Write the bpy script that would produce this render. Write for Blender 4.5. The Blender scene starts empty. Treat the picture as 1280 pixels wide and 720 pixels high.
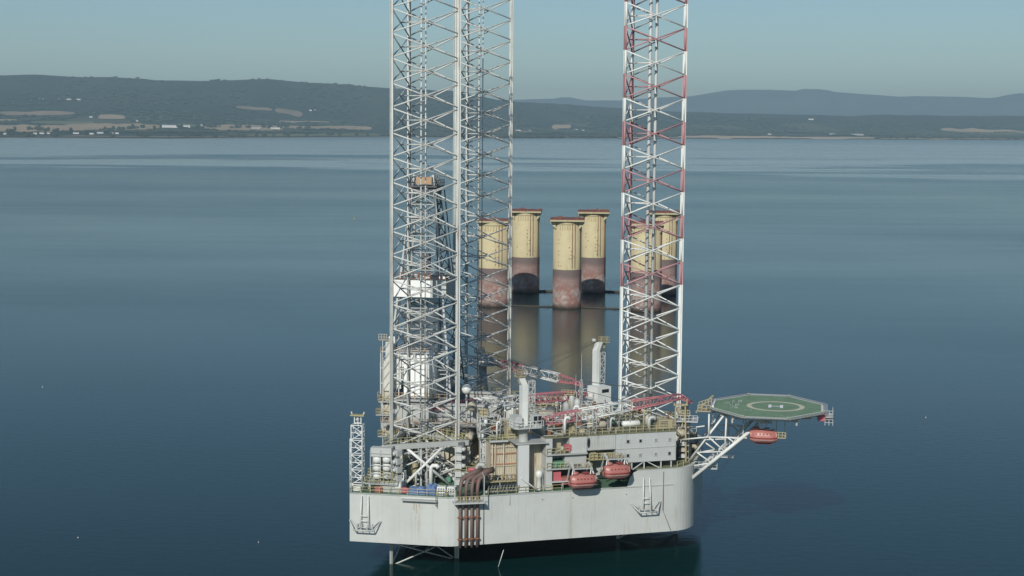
import bpy, math, random
from mathutils import Vector, Matrix, noise as mnoise
rnd = random.Random(7)
D = bpy.data
SC = bpy.context.scene
COL = SC.collection
PI = math.pi

# ------------------------------------------------------------------ camera
CAM_H = 78.8
_p, _r = math.radians(5.82), math.radians(0.45)
_f = Vector((0, math.cos(_p), -math.sin(_p)))
_r0 = Vector((1, 0, 0)); _u0 = _r0.cross(_f)
_right = math.cos(_r)*_r0 + math.sin(_r)*_u0
_up = -math.sin(_r)*_r0 + math.cos(_r)*_u0
cam_d = D.cameras.new('camera'); cam = D.objects.new('camera', cam_d); COL.objects.link(cam)
m = Matrix.Identity(4)
for i, a in enumerate((_right, _up, -_f)):
    for j in range(3): m[j][i] = a[j]
m.translation = (0, 0, CAM_H)
cam.matrix_world = m
cam_d.sensor_width = 36; cam_d.lens = 56.25
cam_d.clip_start = 1; cam_d.clip_end = 80000
SC.camera = cam

# ------------------------------------------------------------------ sky and sun
SUN_EL, SUN_AZ = math.radians(31), (-0.27, -0.963)      # towards the sun
w = D.worlds.new('World'); SC.world = w; w.use_nodes = True
nt = w.node_tree; nt.nodes.clear()
out = nt.nodes.new('ShaderNodeOutputWorld'); bg = nt.nodes.new('ShaderNodeBackground')
sky = nt.nodes.new('ShaderNodeTexSky'); sky.sky_type = 'NISHITA'; sky.sun_disc = False
sky.sun_elevation = SUN_EL
sky.sun_rotation = math.atan2(SUN_AZ[0], SUN_AZ[1])
sky.altitude = 50; sky.air_density = 1.0; sky.dust_density = 0.15; sky.ozone_density = 4.2
bg.inputs['Strength'].default_value = 0.071
tint = nt.nodes.new('ShaderNodeMix'); tint.data_type = 'RGBA'; tint.blend_type = 'MULTIPLY'; tint.inputs[0].default_value = 1; tint.inputs[7].default_value = (.925, 1.0, 1.0, 1)   # cool white balance of the daylight
nt.links.new(sky.outputs[0], tint.inputs[6]); nt.links.new(tint.outputs[2], bg.inputs[0]); nt.links.new(bg.outputs[0], out.inputs[0])
sl = D.lights.new('sun', 'SUN'); sl.energy = 3.75; sl.angle = math.radians(0.5); sl.color = (1.0, 0.955, 0.88)
so = D.objects.new('sun', sl); COL.objects.link(so)
sd = Vector((SUN_AZ[0]*math.cos(SUN_EL), SUN_AZ[1]*math.cos(SUN_EL), math.sin(SUN_EL)))
so.rotation_euler = sd.to_track_quat('Z', 'Y').to_euler(); so.location = (-200, -300, 400)
SC.view_settings.view_transform = 'Standard'; SC.view_settings.look = 'None'
SC.view_settings.gamma = 1; SC.view_settings.exposure = 0.0
SC.view_settings.use_curve_mapping = False
SC.cycles.volume_bounces = 0; SC.cycles.max_bounces = 6; SC.cycles.transparent_max_bounces = 8

# ------------------------------------------------------------------ helpers
class MB:
    """collects geometry for ONE mesh object"""
    def __init__(s, org=(0, 0, 0), base=None):
        s.v = []; s.f = []; s.mi = []; s.cur = 0; s.sm = []; s.smooth = False
        s.o = Vector(org)
    def add(s, vs, fs, smooth=None):
        n = len(s.v); s.v += [tuple(Vector(p) - s.o) for p in vs]
        s.f += [tuple(i+n for i in f) for f in fs]
        s.mi += [s.cur]*len(fs); s.sm += [s.smooth if smooth is None else smooth]*len(fs)
        return s
    def box(s, x0, x1, y0, y1, z0, z1):
        return s.add([(x0,y0,z0),(x1,y0,z0),(x1,y1,z0),(x0,y1,z0),(x0,y0,z1),(x1,y0,z1),(x1,y1,z1),(x0,y1,z1)],
                     [(0,3,2,1),(4,5,6,7),(0,1,5,4),(1,2,6,5),(2,3,7,6),(3,0,4,7)])
    def cbox(s, c, d, rot=0.0):
        cx, cy, cz = c; a, b, e = d[0]/2, d[1]/2, d[2]/2; co, si = math.cos(rot), math.sin(rot)
        vs = []
        for z in (-e, e):
            for x, y in ((-a,-b),(a,-b),(a,b),(-a,b)): vs.append((cx+x*co-y*si, cy+x*si+y*co, cz+z))
        return s.add(vs, [(0,3,2,1),(4,5,6,7),(0,1,5,4),(1,2,6,5),(2,3,7,6),(3,0,4,7)])
    def beam(s, p, q, w=0.2, h=None, n=4, r2=None):
        """square bar (n=4) or tube (n>4, w = diameter)"""
        p = Vector(p); q = Vector(q); d = q-p
        if d.length < 1e-6: return s
        d.normalize(); up = Vector((0,0,1)) if abs(d.z) < .95 else Vector((1,0,0))
        x = d.cross(up).normalized(); y = x.cross(d).normalized()
        h = w if h is None else h; vs = []
        if n == 4:
            cs = [(-w/2,-h/2),(w/2,-h/2),(w/2,h/2),(-w/2,h/2)]
            for c in (p, q):
                for a, b in cs: vs.append(c + x*a + y*b)
        else:
            for c, k in ((p, 1), (q, (r2 if r2 is not None else 1))):
                for i in range(n):
                    t = 2*PI*i/n; vs.append(c + x*(w/2*k*math.cos(t)) + y*(h/2*k*math.sin(t)))
        fs = [(i, (i+1) % n, n+(i+1) % n, n+i) for i in range(n)]
        s.add(vs, fs, smooth=(n > 4)); k = len(s.v)-2*n
        s.f += [tuple(k+i for i in reversed(range(n))), tuple(k+n+i for i in range(n))]
        s.mi += [s.cur]*2; s.sm += [False]*2
        return s
    def tube(s, p, q, r, n=8, r2=None): return s.beam(p, q, 2*r, n=n, r2=(None if r2 is None else r2/r))
    def path(s, pts, r, n=8):
        pts = [Vector(p) for p in pts]; rings = []
        rs = r if isinstance(r, (list, tuple)) else [r]*len(pts)
        vs = []; px = None
        for i, p in enumerate(pts):
            d = (pts[min(i+1, len(pts)-1)] - pts[max(i-1, 0)]).normalized()
            if px is None:
                up = Vector((0,0,1)) if abs(d.z) < .95 else Vector((1,0,0)); px = d.cross(up).normalized()
            px = (px - d*px.dot(d)).normalized(); y = d.cross(px)
            for k in range(n):
                t = 2*PI*k/n; vs.append(p + px*(rs[i]*math.cos(t)) + y*(rs[i]*math.sin(t)))
        fs = []
        for i in range(len(pts)-1):
            for k in range(n): fs.append((i*n+k, i*n+(k+1) % n, (i+1)*n+(k+1) % n, (i+1)*n+k))
        fs += [tuple(reversed(range(n))), tuple((len(pts)-1)*n+k for k in range(n))]
        return s.add(vs, fs, smooth=True)
    def lathe(s, c, prof, n=16, sx=1.0, sy=1.0):
        """prof: list of (radius, z)"""
        cx, cy, cz = c; vs = []
        for r, z in prof:
            for k in range(n):
                t = 2*PI*k/n; vs.append((cx+sx*r*math.cos(t), cy+sy*r*math.sin(t), cz+z))
        fs = []
        for i in range(len(prof)-1):
            for k in range(n): fs.append((i*n+k, i*n+(k+1) % n, (i+1)*n+(k+1) % n, (i+1)*n+k))
        fs += [tuple(reversed(range(n))), tuple((len(prof)-1)*n+k for k in range(n))]
        return s.add(vs, fs, smooth=True)
    def prism(s, pts, z0, z1):
        n = len(pts); vs = [(x, y, z0) for x, y in pts] + [(x, y, z1) for x, y in pts]
        fs = [(i, (i+1) % n, n+(i+1) % n, n+i) for i in range(n)] + [tuple(reversed(range(n))), tuple(n+i for i in range(n))]
        return s.add(vs, fs)
    def rail(s, pts, h=1.1, step=2.0, r=.05, mid=2):
        """handrail along a polyline"""
        for a, b in zip(pts, pts[1:]):
            a = Vector(a); b = Vector(b); L = (b-a).length; n = max(1, int(L/step))
            for i in range(n+1):
                p = a.lerp(b, i/n); s.beam(p, p+Vector((0,0,h)), r*2)
            for j in range(1, mid+1):
                z = Vector((0,0,h*j/mid)); s.beam(a+z, b+z, r*1.6)
        return s
    def truss(s, p, q, w, h, bays, cr=.09, br=.05, up=(0,0,1), taper=1.0, n=5):
        """four-chord lattice beam from p to q"""
        p = Vector(p); q = Vector(q); d = (q-p).normalized(); up = Vector(up)
        x = d.cross(up).normalized(); y = x.cross(d).normalized()
        def cor(i, t):
            k = 1+(taper-1)*t; a, b = ((-1,-1),(1,-1),(1,1),(-1,1))[i]
            return p.lerp(q, t) + x*(a*w/2*k) + y*(b*h/2*k)
        for i in range(4): s.beam(cor(i, 0), cor(i, 1), 2*cr, n=n)
        for k in range(bays+1):
            t = k/bays
            for i in range(4):
                s.beam(cor(i, t), cor((i+1) % 4, t), 2*br, n=4)
                if k < bays:
                    a, b = (i, (i+1) % 4) if (k+i) % 2 == 0 else ((i+1) % 4, i)
                    s.beam(cor(a, t), cor(b, (k+1)/bays), 2*br, n=4)
        return s
    def build(s, name, mats, parent=None, label=None):
        me = D.meshes.new(name); me.from_pydata(s.v, [], s.f)
        ms = mats if isinstance(mats, (list, tuple)) else [mats]
        for mm in ms: me.materials.append(mm)
        me.polygons.foreach_set('material_index', s.mi)
        me.polygons.foreach_set('use_smooth', s.sm)
        me.update()
        o = D.objects.new(name, me); COL.objects.link(o)
        if parent: o.parent = parent
        if label: o['label'] = label
        return o

def tag(o, label=None, cat=None, group=None, kind=None):
    if label: o['label'] = label
    if cat: o['category'] = cat
    if group: o['group'] = group
    if kind: o['kind'] = kind
    return o

def empty(name, loc, rz, label, cat, group=None):
    o = D.objects.new(name, None); COL.objects.link(o); o.empty_display_size = .5
    o.location = loc; o.rotation_euler = (0, 0, rz)
    return tag(o, label, cat, group)

# rig frame: u towards the bow, v towards the far side, z up from the sea
RU = math.radians(-10.5); RC, RS = math.cos(RU), math.sin(RU); RO = (-11.9, 312.85)
def W(u, v, z=0): return Vector((RO[0]+u*RC-v*RS, RO[1]+u*RS+v*RC, z))
def thing(name, label, cat, u, v, z, rot=0.0, group=None):
    return empty(name, W(u, v, z), RU+rot, label, cat, group)
def solo(name, mb, mats, label, cat, u, v, z, rot=0.0, group=None):
    o = mb.build(name, mats); o.location = W(u, v, z); o.rotation_euler = (0, 0, RU+rot)
    return tag(o, label, cat, group)
def copy_tree(o, parent=None):
    c = o.copy(); COL.objects.link(c)
    if parent: c.parent = parent
    for ch in list(o.children): copy_tree(ch, c)
    return c

# ------------------------------------------------------------------ materials
def newmat(name):
    mt = D.materials.new(name); mt.use_nodes = True; n = mt.node_tree
    return mt, n, n.nodes['Principled BSDF']
def mixc(n, fac, a, b, mode='MIX'):
    x = n.nodes.new('ShaderNodeMix'); x.data_type = 'RGBA'; x.blend_type = mode
    for sock, val in ((x.inputs[0], fac), (x.inputs[6], a), (x.inputs[7], b)):
        if hasattr(val, 'links') or hasattr(val, 'is_linked'): n.links.new(val, sock)
        else: sock.default_value = val if not isinstance(val, tuple) else (*val, 1)[:4]
    return x.outputs[2]
def noise(n, scale, vec=None, detail=5, rough=.6, sc=None, coord='Object'):
    t = n.nodes.new('ShaderNodeTexNoise'); t.inputs['Scale'].default_value = scale
    t.inputs['Detail'].default_value = detail; t.inputs['Roughness'].default_value = rough
    if vec is None:
        c = n.nodes.new('ShaderNodeTexCoord'); vec = c.outputs[coord]
    if sc:
        mp = n.nodes.new('ShaderNodeMapping'); mp.inputs['Scale'].default_value = sc
        n.links.new(vec, mp.inputs[0]); vec = mp.outputs[0]
    n.links.new(vec, t.inputs['Vector']); return t.outputs['Fac']
def ramp(n, v, lo, hi, a=0.0, b=1.0):
    r = n.nodes.new('ShaderNodeMapRange'); r.inputs[1].default_value = lo; r.inputs[2].default_value = hi
    r.inputs[3].default_value = a; r.inputs[4].default_value = b; r.clamp = True
    n.links.new(v, r.inputs[0]); return r.outputs[0]
def paint(name, col, rough=.55, grime=.35, rust=.15, rscale=1.0, metal=0.0, streak=(1.6, 1.6, .12), rustcol=(.16,.065,.03), coord='Object'):
    mt, n, b = newmat(name)
    f1 = ramp(n, noise(n, .35*rscale, detail=6, coord=coord), .35, .7)
    dirt = tuple(c*.55+.02 for c in col)
    c1 = mixc(n, grime_f(n, f1, grime), col, dirt)
    st = ramp(n, noise(n, 1.0*rscale, detail=4, sc=streak, coord=coord), .62-.12*rust, .74-.05*rust, 0, min(1, .35+rust))
    k = ramp(n, noise(n, .12*rscale, detail=2, coord=coord), .45, .62)
    mu = n.nodes.new('ShaderNodeMath'); mu.operation = 'MULTIPLY'; n.links.new(st, mu.inputs[0]); n.links.new(k, mu.inputs[1])
    c2 = mixc(n, mu.outputs[0], c1, rustcol) if rust > 0 else c1
    n.links.new(c2, b.inputs['Base Color']); b.inputs['Roughness'].default_value = rough; b.inputs['Metallic'].default_value = metal
    return mt
def grime_f(n, f, g):
    mu = n.nodes.new('ShaderNodeMath'); mu.operation = 'MULTIPLY'; n.links.new(f, mu.inputs[0]); mu.inputs[1].default_value = g
    return mu.outputs[0]
def flat(name, col, rough=.6, metal=0.0):
    mt, n, b = newmat(name)
    f = noise(n, 1.3, detail=4); c = mixc(n, ramp(n, f, .3, .75, 0, .35), col, tuple(x*.6 for x in col))
    n.links.new(c, b.inputs['Base Color']); b.inputs['Roughness'].default_value = rough; b.inputs['Metallic'].default_value = metal
    return mt
M = {}
HAZE_D = 5.2e-5
# ------------------------------------------------------------------ sea
mt, n, b = newmat('sea_water'); M['sea'] = mt
b.inputs['IOR'].default_value = 1.25
gc = n.nodes.new('ShaderNodeNewGeometry'); pos = gc.outputs['Position']
calm0 = ramp(n, noise(n, 1.0, vec=pos, detail=6, rough=.62, sc=(.0007, .0024, 1)), .40, .64)
calm1 = ramp(n, noise(n, 1.0, vec=pos, detail=7, rough=.65, sc=(.0028, .010, 1)), .45, .60, 0, .25)
cadd = n.nodes.new('ShaderNodeMath'); cadd.operation = 'ADD'; cadd.use_clamp = True; n.links.new(calm0, cadd.inputs[0]); n.links.new(calm1, cadd.inputs[1]); calm = cadd.outputs[0]
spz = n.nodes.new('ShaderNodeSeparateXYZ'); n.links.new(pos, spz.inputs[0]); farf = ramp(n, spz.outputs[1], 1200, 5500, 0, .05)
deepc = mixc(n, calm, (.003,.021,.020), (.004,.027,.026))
sheen_n = ramp(n, noise(n, 1.0, vec=pos, detail=6, rough=.6, sc=(.0008, .0022, 1)), .40, .56)  # streaky edge for the painted pale reflection band
nearf = ramp(n, spz.outputs[1], 1700, 5200, -1.2, .75); m0 = n.nodes.new('ShaderNodeMath'); m0.operation = 'MULTIPLY_ADD'; n.links.new(sheen_n, m0.inputs[0]); m0.inputs[1].default_value = 1.1; n.links.new(nearf, m0.inputs[2])
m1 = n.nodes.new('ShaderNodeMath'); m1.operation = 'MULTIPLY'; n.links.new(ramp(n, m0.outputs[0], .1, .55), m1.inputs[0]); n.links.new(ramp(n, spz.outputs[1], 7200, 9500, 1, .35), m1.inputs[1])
deepc = mixc(n, m1.outputs[0], mixc(n, calm, (.001,.018,.018), (.0015,.026,.027)), (.30,.34,.30))       # bright sky reflection off the far shore, painted into the water colour
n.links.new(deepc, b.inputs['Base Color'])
radd = n.nodes.new('ShaderNodeMath'); radd.operation = 'ADD'; n.links.new(ramp(n, calm, 0, 1, .13, .19), radd.inputs[0]); n.links.new(farf, radd.inputs[1]); n.links.new(radd.outputs[0], b.inputs['Roughness'])
b.inputs['Specular Tint'].default_value = (.70, .95, .86, 1)
wv = noise(n, 1.0, vec=pos, detail=3, rough=.6, sc=(.35, .55, 1))
bp = n.nodes.new('ShaderNodeBump'); bp.inputs['Distance'].default_value = .055
n.links.new(ramp(n, calm, 0, 1, .5, .8), bp.inputs['Strength']); n.links.new(wv, bp.inputs['Height'])
n.links.new(bp.outputs[0], b.inputs['Normal'])
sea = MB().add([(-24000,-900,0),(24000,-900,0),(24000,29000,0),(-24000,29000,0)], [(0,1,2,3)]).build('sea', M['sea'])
tag(sea, kind='structure')

# ------------------------------------------------------------------ land beyond the water
def lerp_tab(tab, x):
    if x <= tab[0][0]: return tab[0][1]
    for (a, va), (b_, vb) in zip(tab, tab[1:]):
        if x <= b_:
            t = (x-a)/(b_-a); return va+(vb-va)*t
    return tab[-1][1]
# tables run over the bearing k = 2000*x/y seen from the bay; distances in metres
SHORE = [(-1500,6500),(-640,7500),(-400,7800),(-160,9700),(0,9300),(260,10200),(640,11300),(1500,12500)]
RIDGE = [(-1500,470),(-700,476),(-640,477),(-590,484),(-530,466),(-455,461),(-450,452),(-390,450),(-300,457),(-240,435),(-160,398),(-80,365),(0,285),(40,279),(140,246),(220,222),(260,209),(360,207),(420,190),(470,207),(640,196),(1000,215),(1500,190)]
MOUNT = [(-1500,200),(0,480),(50,505),(65,540),(90,480),(130,486),(180,540),(220,560),(260,655),(275,676),(350,668),(360,702),(385,704),(400,655),(450,600),(480,575),(500,592),(560,590),(595,572),(612,622),(628,655),(640,630),(760,600),(900,660),(1100,560),(1500,500)]
def land_z(x, y):
    k = 2000*x/y; d0 = lerp_tab(SHORE, k); zr = lerp_tab(RIDGE, k)
    d0 += 90*mnoise.noise(Vector((x*.0011, 3.1, 0)))+40*mnoise.noise(Vector((x*.004, 7.1, 0)))
    r0 = 14200 if k < -100 else (14200+ (min(k, 60)+100)/160*1300)
    if y < d0: return -2.5
    kk = .45 if k > -60 else 1.0
    prof = [(d0,0),(d0+60,2.2),(d0+500,4),(d0+1500,4+22*kk),(d0+2400,4+52*kk),(d0+3400,4+95*kk),(r0,zr),(r0+2500,zr*.9),(r0+5000,zr*.6),(22000,10)]
    prof = sorted(prof)
    t = y; z = lerp_tab(prof, t)
    a = min(1, max(0, (y-d0-900)/2500))
    z += a*(22*mnoise.noise(Vector((x*.0009, y*.0009, 1)))+9*mnoise.noise(Vector((x*.0035, y*.0035, 4))))*min(1, zr/250)
    return z
def polar_mesh(k0, k1, nk, ys, zf):
    mb = MB(); vs = []; fs = []; nr = len(ys)
    for i in range(nk+1):
        k = k0+(k1-k0)*i/nk
        for y in ys: vs.append((k*y/2000, y, zf(k*y/2000, y)))
    for i in range(nk):
        for j in range(nr-1): fs.append((i*nr+j, (i+1)*nr+j, (i+1)*nr+j+1, i*nr+j+1))
    return mb.add(vs, fs, smooth=True)
mt, n, b = newmat('hill_land'); M['hill'] = mt
gc = n.nodes.new('ShaderNodeNewGeometry'); pos = gc.outputs['Position']
f1 = ramp(n, noise(n, 1, vec=pos, detail=7, rough=.65, sc=(.0012,.0009,.0012)), .4, .62)
c = mixc(n, f1, (.020,.034,.026), (.060,.066,.040))
f2 = ramp(n, noise(n, 1, vec=pos, detail=5, rough=.7, sc=(.012,.006,.01)), .35, .7)
c = mixc(n, f2, c, (.016,.026,.022))
vo = n.nodes.new('ShaderNodeTexVoronoi'); vo.inputs['Scale'].default_value = 1
mp = n.nodes.new('ShaderNodeMapping'); mp.inputs['Scale'].default_value = (.0022,.0011,0.0); n.links.new(pos, mp.inputs[0]); n.links.new(mp.outputs[0], vo.inputs['Vector'])
sep = n.nodes.new('ShaderNodeSeparateColor'); n.links.new(vo.outputs['Color'], sep.inputs[0])
patch = ramp(n, sep.outputs[0], .84, .85)
sz = n.nodes.new('ShaderNodeSeparateXYZ'); n.links.new(pos, sz.inputs[0])
low = ramp(n, sz.outputs[2], 90, 150, 1, 0)
mu = n.nodes.new('ShaderNodeMath'); mu.operation = 'MULTIPLY'; n.links.new(patch, mu.inputs[0]); n.links.new(low, mu.inputs[1])
mu2 = n.nodes.new('ShaderNodeMath'); mu2.operation = 'MULTIPLY'; n.links.new(mu.outputs[0], mu2.inputs[0]); mu2.inputs[1].default_value = .55
c = mixc(n, mu2.outputs[0], c, (.13,.125,.065))
sh = ramp(n, sz.outputs[2], 1.6, 3.6, 1, 0)
c = mixc(n, sh, c, (.20,.165,.115))
n.links.new(c, b.inputs['Base Color']); b.inputs['Roughness'].default_value = .95; b.inputs['Specular IOR Level'].default_value = .1
ys = [6300+ i*70 for i in range(95)] + [13000+i*150 for i in range(26)] + [17200+i*800 for i in range(7)]
hills = polar_mesh(-1500, 1500, 430, ys, land_z).build('hills', M['hill']); tag(hills, kind='structure')
def mount_z(x, y):
    k = 2000*x/y; zr = lerp_tab(MOUNT, k)
    t = max(0, 1-abs(y-26000)/4500)
    z = zr*(t*t*(3-2*t))
    return z*(1+.05*mnoise.noise(Vector((x*.0008, y*.0008, 9))))-3
mt, n, b = newmat('mountain_land'); M['mount'] = mt
gc = n.nodes.new('ShaderNodeNewGeometry')
f1 = ramp(n, noise(n, 1, vec=gc.outputs['Position'], detail=6, sc=(.001,.0008,.003)), .35, .7)
n.links.new(mixc(n, f1, (.075,.095,.10), (.12,.13,.13)), b.inputs['Base Color']); b.inputs['Roughness'].default_value = .95
b.inputs['Specular IOR Level'].default_value = .1
mo = polar_mesh(-1500, 1500, 300, [21600+i*400 for i in range(18)], mount_z).build('mountains', M['mount']); tag(mo, kind='structure')

# stubble and grass fields lying on the low ground: bearing range, distance range
def drape(k0, k1, d0, d1, lift, nk=24, nd=8, skew=0.0):
    mb = MB(); vs = []; fs = []
    for i in range(nk+1):
        k = k0+(k1-k0)*i/nk
        w0 = .10*(d1-d0)*mnoise.noise(Vector((k*.045, d0*.01, 0))); w1 = .10*(d1-d0)*mnoise.noise(Vector((k*.04, d1*.01, 5)))
        e = min(1, 4*min(i/nk, 1-i/nk)+.35)
        for j in range(nd+1):
            c = (d0+d1)/2; y = c+((d0+w0-c)+(d1+w1-d0-w0)*j/nd)*e + skew*(k-k0)
            x = k*y/2000; vs.append((x, y, land_z(x, y)+lift))
    for i in range(nk):
        for j in range(nd): a = i*(nd+1)+j; fs.append((a, a+nd+1, a+nd+2, a+1))
    return mb.add(vs, fs, smooth=True)
def fieldmat(name, c0, c1):
    mt, n, b = newmat(name); gc = n.nodes.new('ShaderNodeNewGeometry')
    f = ramp(n, noise(n, 1, vec=gc.outputs['Position'], detail=5, sc=(.006,.003,.01)), .35, .68)
    n.links.new(mixc(n, f, c0, c1), b.inputs['Base Color']); b.inputs['Roughness'].default_value = 1; b.inputs['Specular IOR Level'].default_value = .05
    return mt
M['stubble'] = fieldmat('stubble_field', (.46,.34,.21), (.34,.26,.17))
M['grass'] = fieldmat('pasture', (.12,.15,.07), (.19,.18,.10))
M['bare'] = fieldmat('ploughed_field', (.32,.23,.16), (.24,.18,.13))
FIELDS = []
M['sand'] = fieldmat('beach_sand', (.58,.45,.31), (.44,.35,.25))
def field(k0, k1, d0, d1, mat, skew=0.0, rel=False, lift=4.0):
    FIELDS.append((k0, k1, d0, d1, skew, rel))
    mb = MB(); vs = []; fs = []; nk = max(8, int((k1-k0)/4)); nd = 6
    for i in range(nk+1):
        k = k0+(k1-k0)*i/nk; base = (lerp_tab(SHORE, k) if rel else 0)+skew*(k-k0)
        wa = (.26*(d1-d0)+20)*mnoise.noise(Vector((k*.06, d0*.01, 0))); wb = (.26*(d1-d0)+20)*mnoise.noise(Vector((k*.05, d1*.01, 5)))
        e = min(1, 9*min(i/nk, 1-i/nk)+.45); c = (d0+d1)/2
        for j in range(nd+1):
            y = base+c+((d0+wa-c)+(d1+wb-d0-wa)*j/nd)*e; x = k*y/2000
            vs.append((x, y, land_z(x, y)+lift))
    for i in range(nk):
        for j in range(nd): a = i*(nd+1)+j; fs.append((a, a+nd+1, a+nd+2, a+1))
    o = mb.add(vs, fs, smooth=True).build('field', M[mat]); tag(o, kind='structure')
field(-680,-560,8600,9850,'stubble',1.0); field(-562,-440,8850,10200,'stubble',3.0)
field(-516,-482,10900,11250,'stubble',2.0); field(-640,-545,11080,11300,'bare',1.5); field(-650,-616,10550,10750,'stubble')
field(-384,-285,9650,10500,'stubble',6.0); field(-284,-176,10550,11250,'stubble',7.5)
field(-292,-228,11650,11900,'stubble',8.0); field(-296,-262,12350,12600,'bare',4.0); field(-345,-300,12200,12350,'bare',4.0)
field(-560,-330,250,480,'bare',0,True); field(-330,-165,180,900,'grass',0,True); field(-660,-400,80,300,'grass',0,True)
field(-420,-385,9900,10500,'grass',3.0); field(-600,-520,10250,10600,'grass',1.0)
field(205,330,60,1150,'sand',0,True); field(330,450,60,950,'sand',0,True); field(455,660,50,200,'bare',0,True)
field(532,680,14450,14720,'stubble',.5); field(450,660,60,420,'sand',0,True); field(130,205,60,350,'sand',0,True); field(560,700,13600,14100,'grass',.5)
field(0,40,2300,2750,'stubble',3,True); field(48,72,3500,3800,'stubble',3,True); field(-60,-8,3000,3300,'bare',3,True)
M['crown'] = None
mt, n, b = newmat('foliage'); M['crown'] = mt
f = ramp(n, noise(n, .25, detail=4), .35, .7); n.links.new(mixc(n, f, (.022,.036,.022), (.055,.065,.032)), b.inputs['Base Color']); b.inputs['Roughness'].default_value = .9
M['bark'] = flat('bark', (.09,.07,.05), .9)
def in_field(k, y):
    for (k0,k1,d0,d1,sk,rel) in FIELDS:
        if k0-1 < k < k1+1:
            bs = (lerp_tab(SHORE, k) if rel else 0)+sk*(k-k0)
            if d0-40 < y-bs < d1+40: return True
    return False
# distant woodland that reads as one mass
wd = MB(); vs = []; fs = []; r_ = random.Random(3)
cnt = 0
while cnt < 8500:
    k = r_.uniform(-720, 720); y = lerp_tab(SHORE, k)+150+abs(r_.gauss(0, 1))*2600
    if y > 15000 or in_field(k, y): continue
    if (k < -165 or 200 < k < 455) and y-lerp_tab(SHORE, k) < 1150: continue
    x = k*y/2000
    if mnoise.noise(Vector((x*.0016, y*.0012, 2)))+ .5*mnoise.noise(Vector((x*.006, y*.004, 8))) < (-.12 if k > -60 else -.02): continue
    z = land_z(x, y)
    if z < 2: continue
    R_ = r_.uniform(9, 26); h = r_.uniform(9, 17); nn = len(vs); a0 = r_.uniform(0, 2)
    for i in range(5): a = a0+2*PI*i/5; vs.append((x+R_*1.2*math.cos(a), y+R_*math.sin(a), z+h*r_.uniform(.3,.65)))
    vs.append((x+r_.uniform(-5,5), y, z+h)); vs.append((x, y, z-2))
    for i in range(5): j = (i+1) % 5; fs += [(nn+i, nn+j, nn+5), (nn+j, nn+i, nn+6)]
    cnt += 1
wd.add(vs, fs); o = wd.build('woodland', M['crown']); tag(o, kind='stuff', label='dark woodland covering the far shore and hills', cat='woodland')
# single trees
def make_tree(seed, hgt, wid):
    r_ = random.Random(seed); t = empty('tree', (0,0,0), 0, 'x', 'tree', 'trees along the far shore')
    b_ = MB(); b_.tube((0,0,-1),(0,0,hgt*.5), .5, 6, .3)
    for k in range(4): a = r_.uniform(0, 6.28); b_.tube((0,0,hgt*.3),(wid*.3*math.cos(a),wid*.3*math.sin(a),hgt*.6), .25, 5, .12)
    b_.build('trunk', M['bark'], t)
    b_ = MB()
    for k in range(16):
        a = r_.uniform(0, 6.28); q = r_.uniform(0, .36)*wid; zz = hgt*r_.uniform(.35, .88); rr = wid*r_.uniform(.13,.24)
        c = Vector((q*math.cos(a), q*math.sin(a), zz)); vs = []; 
        for i in range(3):
            for j in range(6):
                ph = (-.9, 0, .9)[i]; th = j*PI/3+i*.5; s_ = rr*r_.uniform(.75,1.25)
                vs.append(c+Vector((math.cos(th)*math.cos(ph), math.sin(th)*math.cos(ph), math.sin(ph)*.9))*s_)
        fs = [(i*6+j, i*6+(j+1)%6, (i+1)*6+(j+1)%6, (i+1)*6+j) for i in range(2) for j in range(6)]+[tuple(reversed(range(6))), tuple(range(12,18))]
        b_.add(vs, fs)
    b_.build('crown', M['crown'], t); return t
protos = [make_tree(11, 15, 15), make_tree(12, 19, 14), make_tree(13, 12, 18)]
used = [False]*3
TS = [(-626,8560),(-599,9040),(-593,9060),(-587,8940),(-579,8800),(-569,8680),(-554,8560),(-551,8560),(-509,8940),(-505,8940),(-498,9080),(-491,9100),(-485,9120),(-476,9320),(-473,9320),(-463,9440),(-449,9180),(-414,9740),(-393,9980),(-378,10100),(-374,10100),(-368,10220),(-346,10260),(-342,10300),(-331,10360),(-308,10640),(-302,10500),(-289,10620),(-282,10760),(-266,10660),(-256,10740),(-227,9660)]
r_ = random.Random(21)
ALL = [(k+dx, y+dy) for k, y in TS for dx, dy in ((0,0),(r_.uniform(1,2.6),r_.uniform(-40,40)),(-r_.uniform(1,2.6),r_.uniform(-40,40)))]
for i in range(50):
    k = r_.uniform(-650,-170); ALL.append((k, lerp_tab(SHORE, k)+r_.uniform(120,420)))
for i in range(46):
    k = r_.choice((r_.uniform(-60,200), r_.uniform(450,640))); ALL.append((k, lerp_tab(SHORE, k)+r_.uniform(60,300)))
LT = ['round bushy dark tree standing alone or in a clump along the far shore','taller narrow dark tree along the far shore','low wide spreading dark tree along the far shore']
for i, (k, y) in enumerate(ALL):
    j = i % 3
    o = protos[j] if not used[j] else copy_tree(protos[j]); used[j] = True
    x = k*y/2000; y += 130*mnoise.noise(Vector((k*.3, 0, 3))); y = max(y, lerp_tab(SHORE, k)+150)
    o.location = (x, y, land_z(x, y)-.5); o.rotation_euler = (0,0,r_.uniform(0,6)); s_ = r_.uniform(1.15,1.8); o.scale = (s_*1.15, s_*1.15, s_)
    o['label'] = LT[j]; o['group'] = ['round trees along the far shore','taller trees along the far shore','spreading trees along the far shore'][j]
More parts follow.
